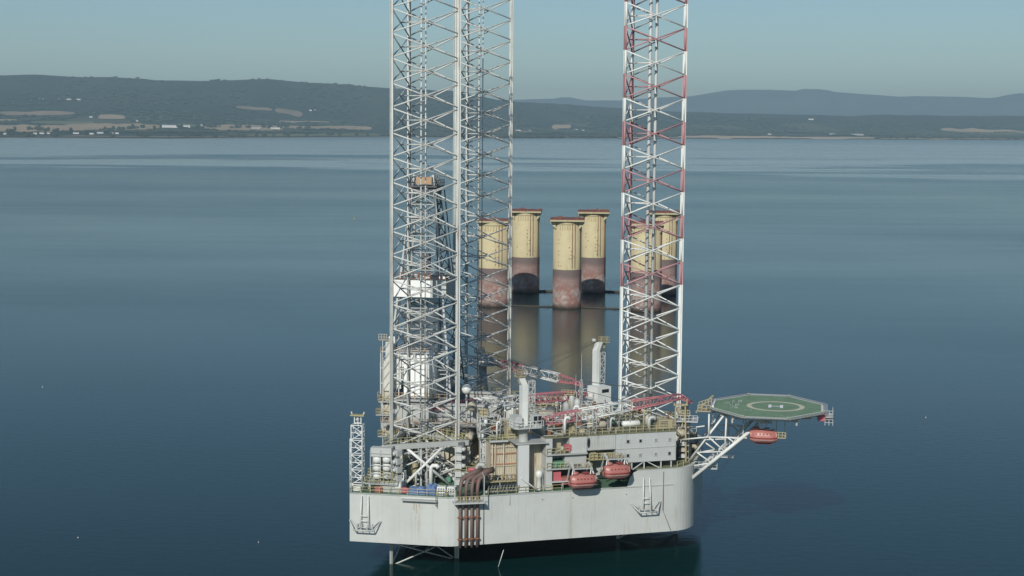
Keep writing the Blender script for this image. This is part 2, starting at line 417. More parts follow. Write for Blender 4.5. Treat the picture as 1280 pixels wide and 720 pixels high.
# houses and farm buildings
M['wallw'] = flat('white_render', (.72,.70,.66), .8); M['walls'] = flat('stone_wall', (.36,.33,.29), .9)
M['roofd'] = flat('slate_roof', (.10,.105,.12), .7); M['roofl'] = flat('pale_sheet_roof', (.50,.52,.52), .6)
def house(label, k, y, L, wd_, h, wall='wallw', roof='roofd', rot=0.0, cat='house', name='house'):
    y = max(y, lerp_tab(SHORE, k)+170); x = k*y/2000; t = empty(name, (x, y, land_z(x, y)+2.0), rot, label, cat)
    b_ = MB(); b_.box(-L/2,L/2,-wd_/2,wd_/2,-4,h); b_.build('walls', M[wall], t)
    b_ = MB(); e = .6; zt = h+wd_*.32
    b_.add([(-L/2-e,-wd_/2-e,h-.2),(L/2+e,-wd_/2-e,h-.2),(L/2+e,0,zt),(-L/2-e,0,zt),(-L/2-e,wd_/2+e,h-.2),(L/2+e,wd_/2+e,h-.2)], [(0,1,2,3),(3,2,5,4),(0,3,4),(1,5,2),(0,4,5,1)])
    rf = b_.build('roof', M[roof], t)
    if name == 'house':
        b_ = MB(); b_.box(-L/2+.5,-L/2+2,-.7,.7,zt-1.2,zt+1.4); b_.build('chimney', M['walls'], rf)
        for xx in (-L*.3, 0, L*.3): b_ = MB(); b_.box(xx-.7,xx+.7,-wd_/2-.08,-wd_/2-.01,h*.45,h*.75); b_.build('window', M['roofd'], t)
H = [('small white house close to the water on the left shore',-595,8340,18,10,7),('white house at the very left edge of the shore',-634,8260,26,10,6),
('long low white row of houses right of the small white shore house',-583,8420,52,11,6),('white cottage row midway along the left shore',-544,8500,30,10,6),
('white house between the cottage row and the tree clump on the left shore',-525,8460,24,10,6),('white row of houses left of the dark tree clump on the shore',-514,8640,34,11,6),
('white row of houses in front of the dark tree clump on the shore',-496,8600,44,11,6),('white house higher up behind the stubble field',-469,10800,26,12,7),
('white house by a track above the fields at the left',-525,11080,22,11,7),('pale house on the rise behind the second field',-389,10380,26,12,7),
('upper white house high on the wooded hill, the left one of a pair',-252,12860,22,11,7),('upper white house high on the wooded hill, the right one of a pair',-246,12900,20,11,7),
('white house alone on the hill slope at the far left',-586,12120,34,12,8),('white house on the hill slope, first of the row of three',-563,12200,30,12,7),
('white house on the hill slope, middle of the row of three',-552,12260,34,12,7),('white house on the hill slope, last of the row of three',-540,12300,30,12,7),
('pale house on the far shore just right of the far-side leg',6,11840,40,12,7),('pale house among trees between the legs, second from the left',20,12300,30,12,7),
('pale house among trees between the legs, third from the left',55,12960,30,12,8),('white house between the legs, nearest the red and white leg',86,12940,34,12,8),
('white house between the legs, second nearest the red and white leg',78,13020,26,12,8),('bright white house on the wooded slope at the right',370,14960,46,14,9),
('small white house on the beach strip right of the red and white leg',319,12300,26,10,6)]
for hh in H: house(*hh, rot=math.sin(hh[1])*.3)
B = [('long white farm building on the left shore, the larger and left one',-427,9780,95,18,9,'wallw','roofl'),('white farm shed just right of the longest farm building',-406,9940,42,16,8,'wallw','roofl'),
('low grey roofed shed beside a green field on the left shore',-320,10320,60,18,6,'walls','roofl'),('bright white long shed among trees near the left grey leg',-296,10440,62,16,7,'wallw','roofl'),
('pale shed on the right shore by the beach strip',397,12300,44,14,7,'walls','roofl'),('long pale shed at the right end of the beach strip',428,12300,95,14,7,'walls','roofl')]
for bb in B: house(*bb, cat='farm building', name='farm_building')
# ------------------------------------------------------------------ rig materials
M['hull'] = paint('hull_paint', (.565,.59,.56), .5, .25, .35, .5, streak=(2.2,2.2,.14), rustcol=(.36,.29,.21))
def plates(mt, w_, h_, k_):
    n = mt.node_tree; b = n.nodes['Principled BSDF']; src = b.inputs['Base Color'].links[0].from_socket
    tc = n.nodes.new('ShaderNodeTexCoord'); s1 = n.nodes.new('ShaderNodeSeparateXYZ'); n.links.new(tc.outputs['Object'], s1.inputs[0])
    cb = n.nodes.new('ShaderNodeCombineXYZ'); n.links.new(s1.outputs[0], cb.inputs[0]); n.links.new(s1.outputs[2], cb.inputs[1])
    br = n.nodes.new('ShaderNodeTexBrick'); n.links.new(cb.outputs[0], br.inputs['Vector']); br.inputs['Scale'].default_value = 1
    br.inputs['Brick Width'].default_value = w_; br.inputs['Row Height'].default_value = h_; br.inputs['Mortar Size'].default_value = .022
    br.inputs['Color1'].default_value = (1,1,1,1); br.inputs['Color2'].default_value = (k_,k_,k_*.99,1); br.inputs['Mortar'].default_value = (.955,.95,.94,1)
    n.links.new(mixc(n, 1.0, src, br.outputs['Color'], 'MULTIPLY'), b.inputs['Base Color'])
    bp = n.nodes.new('ShaderNodeBump'); bp.inputs['Strength'].default_value = .35; bp.inputs['Distance'].default_value = .12
    n.links.new(noise(n, .55, detail=2), bp.inputs['Height']); n.links.new(bp.outputs[0], b.inputs['Normal'])
plates(M['hull'], 6.5, 4.35, .965)
M['green'] = paint('green_deck_paint', (.10,.19,.12), .7, .5, .3)
M['olive'] = paint('olive_deck_paint', (.20,.21,.12), .75, .5, .5)
M['grey'] = paint('grey_steel', (.45,.465,.44), .55, .4, .3)
M['lgrey'] = paint('pale_grey_steel', (.52,.54,.52), .5, .3, .2)
M['dgrey'] = paint('dark_grey_steel', (.10,.11,.115), .6, .4, .4)
M['white'] = paint('white_steel', (.76,.78,.74), .45, .3, .15)
M['bright'] = paint('bright_white_cladding', (.90,.91,.88), .4, .05, 0)
M['legw'] = paint('white_leg_steel', (.62,.64,.60), .5, .45, .6, rustcol=(.25,.14,.09))
M['legr'] = paint('red_leg_steel', (.48,.27,.28), .5, .35, .15)
M['legd'] = paint('weathered_leg_steel', (.60,.62,.58), .55, .5, .45, rustcol=(.22,.12,.08))
M['red'] = paint('crane_red', (.48,.18,.20), .5, .3, .1)
M['orange'] = paint('lifeboat_red', (.43,.165,.14), .38, .25, .05)
M['orange2'] = paint('orange_paint', (.46,.31,.18), .5, .3, .2)
M['yellow'] = paint('yellow_rail_paint', (.42,.39,.19), .6, .4, .4)
M['cream'] = paint('cream_steel', (.56,.52,.40), .6, .35, .9, rustcol=(.30,.13,.06))
M['tan'] = paint('tan_steel', (.48,.44,.34), .6, .5, .7)
M['rust'] = paint('rusty_steel', (.26,.11,.055), .85, .5, .6)
M['brown'] = paint('brown_pipe_paint', (.17,.115,.095), .6, .4, .4)
M['blue'] = paint('blue_tarpaulin', (.11,.19,.36), .6, .25, 0)
M['pink'] = paint('faded_red_paint', (.50,.13,.15), .6, .3, .1)
M['hose'] = flat('grey_rubber_hose', (.15,.17,.18), .55)
M['glass'] = flat('dark_window_glass', (.025,.03,.035), .15)
M['net'] = flat('galvanised_net', (.34,.36,.36), .6)
M['heli'] = paint('green_helideck_paint', (.19,.305,.18), .75, .7, .5, 1.0, streak=(.5,1.6,1), rustcol=(.13,.17,.12))
M['mark'] = paint('white_marking_paint', (.72,.74,.66), .6, .3, 0)
M['ring'] = paint('yellowish_marking_paint', (.62,.60,.42), .6, .3, 0)
M['smudge'] = paint('worn_marking_paint', (.55,.62,.50), .7, .4, 0)
M['cable'] = flat('steel_cable', (.12,.12,.12), .5)
M['ochre'] = paint('ochre_rail_paint', (.43,.38,.23), .65, .4, .5)
M['green2'] = paint('bright_green_paint', (.10,.28,.19), .6, .3, .1)
M['creamr'] = paint('rust_streaked_cream', (.58,.52,.40), .65, .3, 1.4, rustcol=(.36,.15,.06), streak=(1.2,1.2,.3))
M['dorange'] = paint('dark_red_fender', (.36,.06,.055), .5, .3, .1)
M['paleglass'] = flat('blinded_window', (.30,.30,.29), .3)
M['house'] = paint('block_grey_cladding', (.50,.525,.51), .55, .2, .08)
M['house2'] = paint('pale_wall_panel', (.62,.64,.62), .5, .15, .1)
M['cream2'] = paint('off_white_cladding', (.66,.65,.58), .55, .4, .4)
M['rusty2'] = paint('light_rust', (.42,.22,.12), .8, .4, .5)
# ------------------------------------------------------------------ hull
BASE = (0, 0, 0)
def arc(cx, cy, r, a0, a1, n):
    return [(cx+r*math.cos(math.radians(a0+(a1-a0)*i/n)), cy+r*math.sin(math.radians(a0+(a1-a0)*i/n))) for i in range(n+1)]
bowc = [(45.6,-17.70)]+[(45.6*(1-q)**2+2*q*(1-q)*48.75+q*q*49.1, -17.70*(1-q)**2+2*q*(1-q)*(-16.1)+q*q*(-11.5)) for q in [i/9 for i in range(1,10)]]
half = [(-10,-37.0),(6.8,-37.0),(7.8,-36.93),(8.9,-36.6),(14,-34.0)]+bowc
hp = half + [(49.35,-4),(49.4,0)] + [(49.35,4)] + [(u,-v) for u, v in reversed(half)]
hull = thing('hull', 'pale grey steel hull of the drilling rig raised above the water', 'hull', 0, 0, 0)
b_ = MB(); b_.prism(hp, 5.0, 13.7); b_.build('body', M['hull'], hull)
# raised forecastle: wall follows the bow, starts with a rounded end
fc = [(39.3,-20.95)]+bowc+[(49.35,-4),(49.4,0),(49.35,4)]+[(u,-v) for u, v in reversed([(39.3,-20.95)]+bowc)]
b_ = MB(); b_.prism(fc, 13.7, 16.6); b_.build('forecastle', M['hull'], hull)
b_ = MB()                                                     # low quarter-round end of the bulwark
b_.add([(37.6,-21.8,13.7),(39.3,-20.95,13.7),(39.3,-20.95,16.6),(38.7,-21.25,16.3),(38.1,-21.55,15.5),
        (37.6,-21.5,13.7),(39.3,-20.65,13.7),(39.3,-20.65,16.6),(38.7,-20.95,16.3),(38.1,-21.25,15.5)],
       [(0,1,2,3,4),(9,8,7,6,5),(0,4,9,5),(4,3,8,9),(3,2,7,8)]); b_.build('bulwark_end', M['hull'], hull)
ins = [(u*.985, v*.985) for u, v in hp]
b_ = MB(); b_.prism(ins, 13.7, 13.78); b_.build('deck_surface', M['green'], hull)
b_ = MB(); b_.prism([(u*.98+.4, v*.96) for u, v in fc], 16.6, 16.66); b_.build('forecastle_deck', M['olive'], hull)
b_ = MB()                                                     # gunwale strip
for a, b2 in zip(half[:6], half[1:6]): b_.beam((*a,13.72), (*b2,13.72), .22, .16)
b_.build('gunwale', M['grey'], hull)
for pts in ([(-9.8,-36.7,13.78),(9.1,-36.3,13.78)], [(14.4,-33.5,13.78),(26.5,-27.3,13.78)], [(-9.8,-36.6,13.78),(-9.8,36.6,13.78)]):
    b_ = MB(); b_.rail(pts, step=1.6, r=.045); b_.build('deck_railing', M['yellow'], hull)
for pts in ([(46.2,-16.6,16.66),(48.2,-13.4,16.66),(48.95,-4,16.66),(49.0,0,16.66),(48.95,4,16.66)],):
    b_ = MB(); b_.rail(pts, step=1.4, r=.045); b_.build('bow_railing', M['yellow'], hull)
def S(s, nn, z): return Vector((14+.8888*s-.4583*nn, -34+.4583*s+.8888*nn, z))
# overboard lines and weld strips on the hull side
for s, z0, z1, r in ((-.4,5,13.7,.08),(33.6,9,16.2,.07),(4.4,11.8,13.7,.05)):
    b_ = MB(); b_.tube(S(s,-.12,z0), S(s,-.12,z1), r, 6); b_.build('overboard_line', M['brown'] if r>.06 else M['grey'], hull)
b_ = MB(); b_.tube(S(33.6,-.12,9), S(35.2,-.12,5.2), .05, 6); b_.build('overboard_line', M['brown'], hull)
b_ = MB()
for s in (-3.6,): pass
for u in (-7,-4,-1,2,5): b_.box(u,u+.05,-37.03,-37.0,5,13.65)
for s in range(3, 33, 3): 
    p = S(s,-.02,5); q = S(s,-.02,13.6); b_.beam(p, q, .05, .05)
b_.build('weld_seams', M['lgrey'], hull)
b_ = MB()                                                     # rust stains under the scuppers: thin worn patches
for (u, z0, z1, w_) in ((1.6,11.2,12.6,.25),(2.1,10.6,12.4,.18),(2.6,11.8,12.5,.2),(1.9,9.6,10.0,.22),(3.1,11.5,11.9,.12)):
    b_.box(u, u+w_, -37.012, -37.0, z0, z1)
b_.build('rust_stain', M['tan'], hull)
b_ = MB()
for (s, z0, z1) in ((20.5,9.6,13.5),(20.1,12.2,13.5),(19.0,12.8,13.6)):
    b_.beam(S(s,-.008,z0), S(s,-.008,z1), .09, .02)
b_.build('rust_streak', M['tan'], hull)
for s in (10.5, 16.2, 26.5, 31.0):
    b_ = MB(); b_.lathe(tuple(S(s,-.02,12.4)), [(.14,0),(.14,.05)], 8); b_.build('scupper', M['dgrey'], hull)

# hanging hose under the hull
b_ = MB((0,0,0)); b_.tube((0,0,3.2), (-.9,-.3,.1), .06, 6); solo('hanging_hose', b_, M['white'], 'thin white hose hanging from under the hull to the water', 'hose', 16.6, -30.5, 0)

# anchor racks on the hull side
def rack(label, base, rot):
    r = thing('anchor_rack', label, 'anchor rack', base[0], base[1], base[2], rot, 'anchor racks on the hull side')
    b_ = MB(); pts = [(-2.9,-.15,1.5),(-1.7,-1.5,0),(1.7,-1.5,0),(2.9,-.15,1.5)]
    for a, c in zip(pts, pts[1:]): b_.tube(a, c, .13, 6)
    pts2 = [(-2.6,-.15,1.5),(-1.2,-.7,.35),(1.2,-.7,.35),(2.6,-.15,1.5)]
    for a, c in zip(pts2, pts2[1:]): b_.tube(a, c, .09, 6)
    for x in (-1.6,-.6,.6,1.6): b_.tube((x,-1.5,0), (x*.8,-.05,.9), .08, 6)
    b_.build('bolster_frame', M['lgrey'], r)
    b_ = MB()
    for x in (-.75,.75):
        b_.tube((x,-.85,.4), (x*.8,-.35,6.0), .11, 6)
    for z in (1.6, 2.5): b_.tube((-.72,-.75,z), (.72,-.75,z), .07, 6)
    b_.tube((-.6,-.35,6), (-.6,-.02,5.8), .08, 6); b_.tube((.6,-.35,6), (.6,-.02,5.8), .08, 6)
    b_.build('guide_rails', M['white'], r)
    return r
rack('white tubular anchor rack on the hull below the burner mast', (-7.1,-37.0,7.4), 0)
rack('white tubular anchor rack on the hull to the right of the lifeboats', tuple(S(30.2,0,9.2)), math.radians(27.3))

# four brown discharge pipes
pipes = ['leftmost of the four brown pipes running down the hull', 'second from the left of the brown pipes running down the hull',
         'third from the left of the brown pipes running down the hull', 'rightmost of the four brown pipes running down the hull']
ux = [(9.95,-36.55),(10.9,-36.1),(11.85,-35.65),(12.75,-35.2)]
for i, (u, v) in enumerate(ux):
    t = thing('discharge_pipe', pipes[i], 'pipe', u, v, 5, 0, 'brown discharge pipes')
    b_ = MB((u, v, 5)); b_.tube((u,v,4.8), (u,v,13.9), .28, 10); b_.build('riser', M['brown'], t)
    b_ = MB((u, v, 5)); e = (i//2)*1.9
    top = (u+.35+.2*(i % 2), v+1.3, 17.0)
    b_.path([(u,v,13.9),(u,v,15.2),(u+.05,v+.2,16.0),(u+.15,v+.6,16.7),top,(12.0+e+(i%2)*.3, v+2.3, 17.9),(12.9+e, v+3.3, 18.0)], [.30,.32,.34,.37,.42,.5,.55], 10)
    b_.build('elbow', M['brown'], t)
    b_ = MB((u, v, 5))
    for z in (6.3, 10.2): b_.lathe((u,v,z), [(.42,-.12),(.42,.12)], 10); b_.tube((u-.5,v-.1,z), (u+.5,v-.1,z), .07, 6)
    b_.build('clamp', M['rust'], t)
pl = thing('pipe_platform', 'small railed steel platform around the four brown pipes', 'platform', 11.3, -36.6, 13.2, math.radians(22))
b_ = MB(); b_.box(-2.6,2.8,-1.2,.9,-.25,0); b_.build('floor', M['lgrey'], pl)
b_ = MB()
for x in (-2.5, 2.7): b_.beam((x,-1.1,0), (x,-1.1,4.6), .14); b_.beam((x,-1.1,4.6), (x,.8,4.8), .12)
b_.build('posts', M['lgrey'], pl)
b_ = MB(); b_.rail([(-2.5,-1.1,0),(2.7,-1.1,0)], step=1.0, r=.05); b_.build('railing', M['yellow'], pl)
# narrow fender ledge to the left of the pipes
lg = thing('gangway_bracket', 'narrow grey gangway landing on the deck edge left of the brown pipes', 'landing', 3, -37, 13.2)
b_ = MB(); b_.box(-3.4,3.0,-1.0,-.02,-.15,.05); b_.build('floor', M['grey'], lg)
b_ = MB(); b_.beam((2.9,-.9,-.9), (2.9,-.9,1.3), .12); b_.beam((2.9,-.9,-.9),(2.9,-.05,-.9),.1); b_.build('post', M['dgrey'], lg)
# ------------------------------------------------------------------ legs
LA = 12.3
CH = [(-LA*.28868,-LA/2), (-LA*.28868,LA/2), (LA*.57735,0)]       # near-aft, far-aft, bow chords
def chord_mb(x, y, z0, z1, cuts=None, first=0):
    mb = MB(); a = math.atan2(y, x); co, si = math.cos(a), math.sin(a)
    zs = [z0]+list(cuts or [])+[z1]
    for i, (p, q) in enumerate(zip(zs, zs[1:])):
        mb.cur = (first+i) % 2 if cuts else 0
        for s in (-1, 1):
            cx, cy = x-si*.19*s, y+co*.19*s
            mb.tube((cx,cy,p), (cx,cy,q), .17, 8)
        c = [(x+co*r-si*t, y+si*r+co*t) for r, t in ((-.40,-.06),(.40,-.06),(.40,.06),(-.40,.06))]
        mb.prism(c, p, q)
    # rack teeth
    mb.cur = 0
    return mb
def face_x(i, bay, z0=0.0):
    (x0,y0),(x1,y1) = CH[i], CH[(i+1) % 3]
    d = Vector((x1-x0, y1-y0, 0)).normalized(); a = Vector((x0,y0,0))+d*.3; c = Vector((x1,y1,0))-d*.3
    mb = MB(); g = .18
    mb.tube(a+Vector((0,0,g)), c+Vector((0,0,bay-g)), .128, 7); mb.tube(a+Vector((0,0,bay-g)), c+Vector((0,0,g)), .128, 7)
    return mb
def inner(bay):
    mid = [((CH[i][0]+CH[(i+1) % 3][0])/2, (CH[i][1]+CH[(i+1) % 3][1])/2, bay/2) for i in range(3)]
    mb = MB()
    for i in range(3): mb.tube(mid[i], mid[(i+1) % 3], .11, 6)
    return mb
def make_leg(label, u, v, bay, znode, redbands=None, wmat='legw'):
    t = thing('rig_leg', label, 'leg', u, v, 0, 0, 'lattice legs of the rig')
    zb = -1.8; ztop = 124.0
    k0 = math.floor((zb-znode)/bay)+1; z = znode+k0*bay
    nodes = []
    while z+bay <= ztop: nodes.append(z); z += bay
    zt = nodes[-1]+bay
    wm, rm = M[wmat], M['legr']
    for i, (x, y) in enumerate(CH):
        if redbands:
            cuts = [q for q in redbands if q < zt]          # ascending boundaries
            mb = chord_mb(x, y, zb, zt, cuts, 0); mb.build('chord', [wm, rm], t)
        else: chord_mb(x, y, zb, zt).build('chord', wm, t)
    xm = {}; 
    def isred(z):
        if not redbands: return False
        c = z+bay/2; return sum(1 for q in redbands if q < c) % 2 == 1
    for z in nodes:
        r = isred(z)
        for i in range(3):
            if (i, r) not in xm:
                o = face_x(i, bay).build('cross_brace', rm if r else wm, t); xm[(i, r)] = o
            else: o = xm[(i, r)].copy(); COL.objects.link(o); o.parent = t
            o.location = (0, 0, z)
        if (9, r) not in xm:
            o = inner(bay).build('inner_brace', rm if r else wm, t); xm[(9, r)] = o
        else: o = xm[(9, r)].copy(); COL.objects.link(o); o.parent = t
        o.location = (0, 0, z)
    # water and cable pipes standing inside the leg
    for (x, y, r) in (((.3,-.2,.15),(1.0,.3,.11)) if not redbands else ((.6,-.9,.34),(1.7,-.2,.30))):
        mb = MB(); mb.tube((x,y,20.5), (x,y,zt-3), r, 8)
        mb.build('service_pipe', wm if not redbands else M['lgrey'], t)
    return t
make_leg('nearest lattice leg, pale grey, rising at the left end of the hull', 0, -26.25, 4.32, 85.98)
make_leg('pale grey lattice leg behind the nearest leg, on the far side of the hull', -.4, 26.25, 4.32, 87.69, wmat='legd')
bands = [48.64+4.42*i for i in range(0, 18)]
make_leg('lattice leg with red and white bands near the helideck', 37.85, 0, 4.42, 97.26-.0, redbands=bands, wmat='white')
# ------------------------------------------------------------------ jacking houses round the legs
def ribbed(mb, x0, x1, y, z0, z1, step=.45, d=.08, axis='x', side=-1):
    """vertical corrugation ribs standing on a wall face"""
    n_ = max(1, int((x1-x0)/step))
    for i in range(n_):
        a = x0+(x1-x0)*(i+.5)/n_
        if axis == 'x': mb.box(a-step*.22, a+step*.22, min(y, y+side*d), max(y, y+side*d), z0+.05, z1-.05)
        else: mb.box(min(y, y+side*d), max(y, y+side*d), a-step*.22, a+step*.22, z0+.05, z1-.05)
def jackhouse(label, u, v, z0, ztop, stage=True):
    t = thing('jacking_frame', label, 'jacking frame', u, v, z0, 0, 'jacking frames around the legs')
    H = ztop-z0; R = 1.28; P = [(x*R, y*R) for x, y in CH]
    P2 = [(x*1.02, y*1.02) for x, y in CH]
    for i in range(3):
        a, c = Vector((*P[i], H-.45)), Vector((*P[(i+1) % 3], H-.45))
        b_ = MB(); b_.beam(a, c, .7, .9); b_.build('ring_beam', M['grey'], t)
        b_ = MB(); b_.rail([tuple(a+Vector((0,0,.45))), tuple(c+Vector((0,0,.45)))], step=1.3, r=.05); b_.build('railing', M['yellow'], t)
        b_ = MB(); A1, A2 = Vector((*P[i], 0)), Vector((*P[(i+1) % 3], 0)); b_.tube(A1.lerp(A2,.22)+Vector((0,0,.2)), A1.lerp(A2,.74)+Vector((0,0,H-.7)), .26, 8); b_.tube(A1.lerp(A2,.80)+Vector((0,0,.2)), A1.lerp(A2,.28)+Vector((0,0,H-.7)), .26, 8); b_.build('frame_brace', M['white'], t)
        b_ = MB(); b_.beam(A1.lerp(A2,.56)+Vector((0,0,.1)), A1.lerp(A2,.56)+Vector((0,0,H-.5)), .3); b_.beam(A1.lerp(A2,.49)+Vector((0,0,.1)), A1.lerp(A2,.49)+Vector((0,0,H-.5)), .16); b_.build('frame_post', M['grey'], t)
    for i in range(3):
        x, y = CH[i]; a = math.atan2(y, x); co, si = math.cos(a), math.sin(a)
        b_ = MB(); b_.cbox((x+co*1.0, y+si*1.0, H*.5), (1.1,2.6,H-.5), a); b_.build('chord_guide', M['dgrey'], t)
        for s in (-1, 1):
            px, py = x-si*1.65*s+co*.6, y+co*1.65*s+si*.6
            col = MB(); col.cbox((px,py,H*.45), (1.0,.9,H*.9), a); f = col.build('rack_column', M['grey'], t)
            nb = 5
            for k in range(nb):
                z = .9+(H-2.2)*k/(nb-1)
                g = MB(); g.cbox((px-si*.55*s+co*.2, py+co*.55*s+si*.2, z), (1.25,1.25,.95), a)
                g.lathe((px-si*.55*s+co*1.0, py+co*.55*s+si*1.0, z-.3), [(.42,0),(.46,.3),(.42,.62)], 10)
                g.build('motor_box', M['lgrey'], f)
        b_ = MB(); b_.cbox((x+co*1.6, y+si*1.6, H*.33), (3.8,5.2,.14), a)
        b_.build('landing', M['grey'], t)
        b_ = MB(); c1 = Vector((x+co*3.4-si*2.5, y+si*3.4+co*2.5, H*.33)); c2 = Vector((x+co*3.4+si*2.5, y+si*3.4-co*2.5, H*.33)); c0 = Vector((x+co*0-si*2.5, y+si*0+co*2.5, H*.33)); c3 = Vector((x+si*2.5, y-co*2.5, H*.33))
        b_.rail([c0,c1,c2,c3], step=1.1, r=.05); b_.build('landing_rail', M['yellow'], t)
    return t
jackhouse('grey jacking frame around the foot of the nearest leg', 0, -26.25, 13.8, 22.0)
jackhouse('grey jacking frame around the foot of the far-side grey leg', 0, 26.25, 13.8, 21.2)
jackhouse('jacking frame around the foot of the red and white leg', 37.85, 0, 16.7, 22.4)

# stacked motor housings and stair at the aft corner of the near leg
t = thing('tank_rack', 'rack of rounded pale boxes stacked three high left of the nearest leg', 'tank rack', -5.8, -35.2, 15.2)
for i in range(2):
    for k in range(3):
        b_ = MB(); x = .3+1.75*i; z = 1.5+1.45*k+.1*i
        b_.lathe((x, .2, z), [(.45,-.62),(.72,-.5),(.78,0),(.72,.45),(.4,.6)], 12, 1.0, .9); b_.build('tank', M['white'], t)
b_ = MB()
for x in (-.7, 1.15, 3.1):
    for y in (-.7, 1.1): b_.beam((x,y,-1.4), (x,y,6.2), .13)
for z in (.5, 2.0, 3.45, 5.6): b_.beam((-.7,-.7,z), (3.1,-.7,z), .1); b_.beam((-.7,1.1,z), (3.1,1.1,z), .1)
b_.build('frame', M['grey'], t)
b_ = MB(); b_.box(-1.6,4.4,-1.2,1.6,.1,.25); b_.beam((-3.1,-.4,.2), (-1.6,-.4,.2), .12); b_.build('landing', M['grey'], t)
b_ = MB(); b_.rail([(-1.6,-1.1,.25),(4.4,-1.1,.25)], step=.8, r=.05); b_.build('railing', M['yellow'], t)
b_ = MB(); b_.box(-.7,3.1,-.6,1.0,5.0,6.6); b_.build('header_tank', M['lgrey'], t)
c = thing('deck_container', 'ribbed pale grey container on the deck under the rack of rounded boxes', 'container', -4.5, -34.9, 13.8)
b_ = MB(); b_.box(0,3.6,-.9,1.4,0,2.0); b_.build('body', M['lgrey'], c)
b_ = MB(); ribbed(b_, 0, 3.6, -.9, 0, 2.0, .35); b_.build('ribs', M['lgrey'], c)
b_ = MB(); b_.box(2.5,3.5,-1.02,-.95,1.0,1.7); b_.build('panel', M['white'], c)

# ------------------------------------------------------------------ central machinery house under the clutter
def block(name, label, cat, u0, u1, v0, v1, z0, z1, mat='grey', ribs=True, roof='olive', rail=True, group=None):
    t = thing(name, label, cat, (u0+u1)/2, (v0+v1)/2, z0, 0, group); a, c, h = (u1-u0)/2, (v1-v0)/2, z1-z0
    b_ = MB(); b_.box(-a,a,-c,c,0,h-.12); b_.build('walls', M[mat], t)
    b_ = MB(); b_.box(-a-.15,a+.15,-c-.15,c+.15,h-.12,h); b_.build('roof', M[roof], t)
    if ribs:
        b_ = MB(); ribbed(b_, -a, a, -c, .2, h-.2, .6); b_.build('ribs', M[mat], t)
    if rail:
        b_ = MB(); b_.rail([(-a,-c,h),(a,-c,h),(a,c,h),(-a,c,h),(-a,-c,h)], step=1.8, r=.05); b_.build('railing', M['yellow'], t)
    for k in range(max(1, int(a/2.2))):
        x = -a+1.2+k*4.2
        if x < a-1: b_ = MB(); b_.box(x,x+.9,-c-.1,-c-.02,.15,2.2); d_ = b_.build('door', M['dgrey'], t)
    return t
block('machinery_house', 'long grey machinery house across the middle of the deck', 'deckhouse', 9, 33, -16, 17, 13.8, 20.2)
block('pump_house', 'lower grey house between the two grey legs', 'deckhouse', -8, 7.5, -17, -9.5, 13.8, 19.0, 'cream')
block('mud_house', 'tan house on the far side behind the derrick', 'deckhouse', 9.5, 22, 19, 31, 13.8, 18.6, 'tan')
block('stores_house', 'small house forward of the far side crane', 'deckhouse', 25, 35, 20, 25.5, 13.8, 18.2, 'lgrey')

# cantilever and drill floor
t = thing('cantilever', 'pair of long grey girders carrying the drill floor between the aft legs', 'cantilever', -5, 0, 19.2)
for y in (-7.4, 7.4):
    b_ = MB(); b_.box(-7.3,14,y-.5,y+.5,0,.35); b_.box(-7.3,14,y-.5,y+.5,5.6,6.0); b_.box(-7.3,14,y-.12,y+.12,.35,5.6)
    for x in range(-7, 15, 2): b_.box(x-.08,x+.08,y-.45,y+.45,.35,5.6)
    b_.build('girder', M['grey'], t)
b_ = MB(); b_.box(-7.2,13.8,-6.8,6.8,.5,.8)
b_.build('lower_floor', M['dgrey'], t)
b_ = MB(); b_.box(-6,14,-12.4,-7.95,2.3,2.5); b_.build('side_walkway', M['grey'], t)
b_ = MB(); b_.rail([(-6,-12.3,2.5),(14,-12.3,2.5)], step=1.5, r=.05); b_.build('walkway_rail', M['orange2'], t)

t = thing('drill_floor', 'drill floor with tall white wind walls under the derrick', 'drill floor', -5.2, 0, 25.2)
b_ = MB(); b_.box(-7.4,6.2,-7.2,8,0,.8); b_.build('floor', M['dgrey'], t)
def cladding(x0, x1, y, z0, z1, mat='bright', nm='wind_wall', d=.12):
    b_ = MB(); b_.box(x0,x1,y-d,y+d,z0,z1); return b_.build(nm, M[mat], t)
cladding(-2.6, 3.0, -7.0, .8, 7.6)
cladding(-5.6, -4.4, -7.1, 8.0, 12.6)
cladding(-4.4, 2.6, -6.3, 6.6, 9.0)
cladding(-4.9, -3.2, -6.9, 2.4, 8.2, 'white')
b_ = MB(); b_.box(-7.4,-7.2,-7,6,.8,7.5); b_.build('wind_wall', M['white'], t)
b_ = MB(); b_.box(4.0,4.2,-7,6,.8,6.5); b_.build('wind_wall', M['grey'], t)
b_ = MB(); b_.box(-6.6,-5.0,-8.2,-7.25,1.2,7.4); b_.build('doghouse', M['white'], t)
for i, (x, r, h) in enumerate(((1.9,.42,8.4),(2.9,.5,9.2),(3.7,.35,7.6))):
    b_ = MB(); b_.lathe((x,-7.1,.8), [(r,0),(r,h),(r*.6,h+.4)], 12); b_.build('vertical_tank', M['white'], t)
b_ = MB()
for x in (-7.2,-3.6,-.4,2.8,6): b_.beam((x,-7.1,-.2), (x,-7.1,9.6), .22)
for z in (3.4, 6.4, 9.6): b_.beam((-7.2,-7.15,z), (6,-7.15,z), .2)
for x in (-3.6, 2.8): b_.beam((x,-7.2,6.4), (x+3.2,-7.2,9.6), .15); b_.beam((x+3.2,-7.2,6.4), (x,-7.2,9.6), .15)
b_.build('frame', M['lgrey'], t)
b_ = MB(); b_.rail([(-7.2,-7.4,9.4),(4,-7.4,9.4)], step=1.2, r=.05); b_.rail([(-7.4,-8.7,.8),(6,-8.7,.8)], step=1.2, r=.05); b_.build('railing', M['orange2'], t)
b_ = MB(); b_.box(-7.4,6.2,-8.8,-7.2,.3,.5); b_.build('walkway', M['grey'], t)
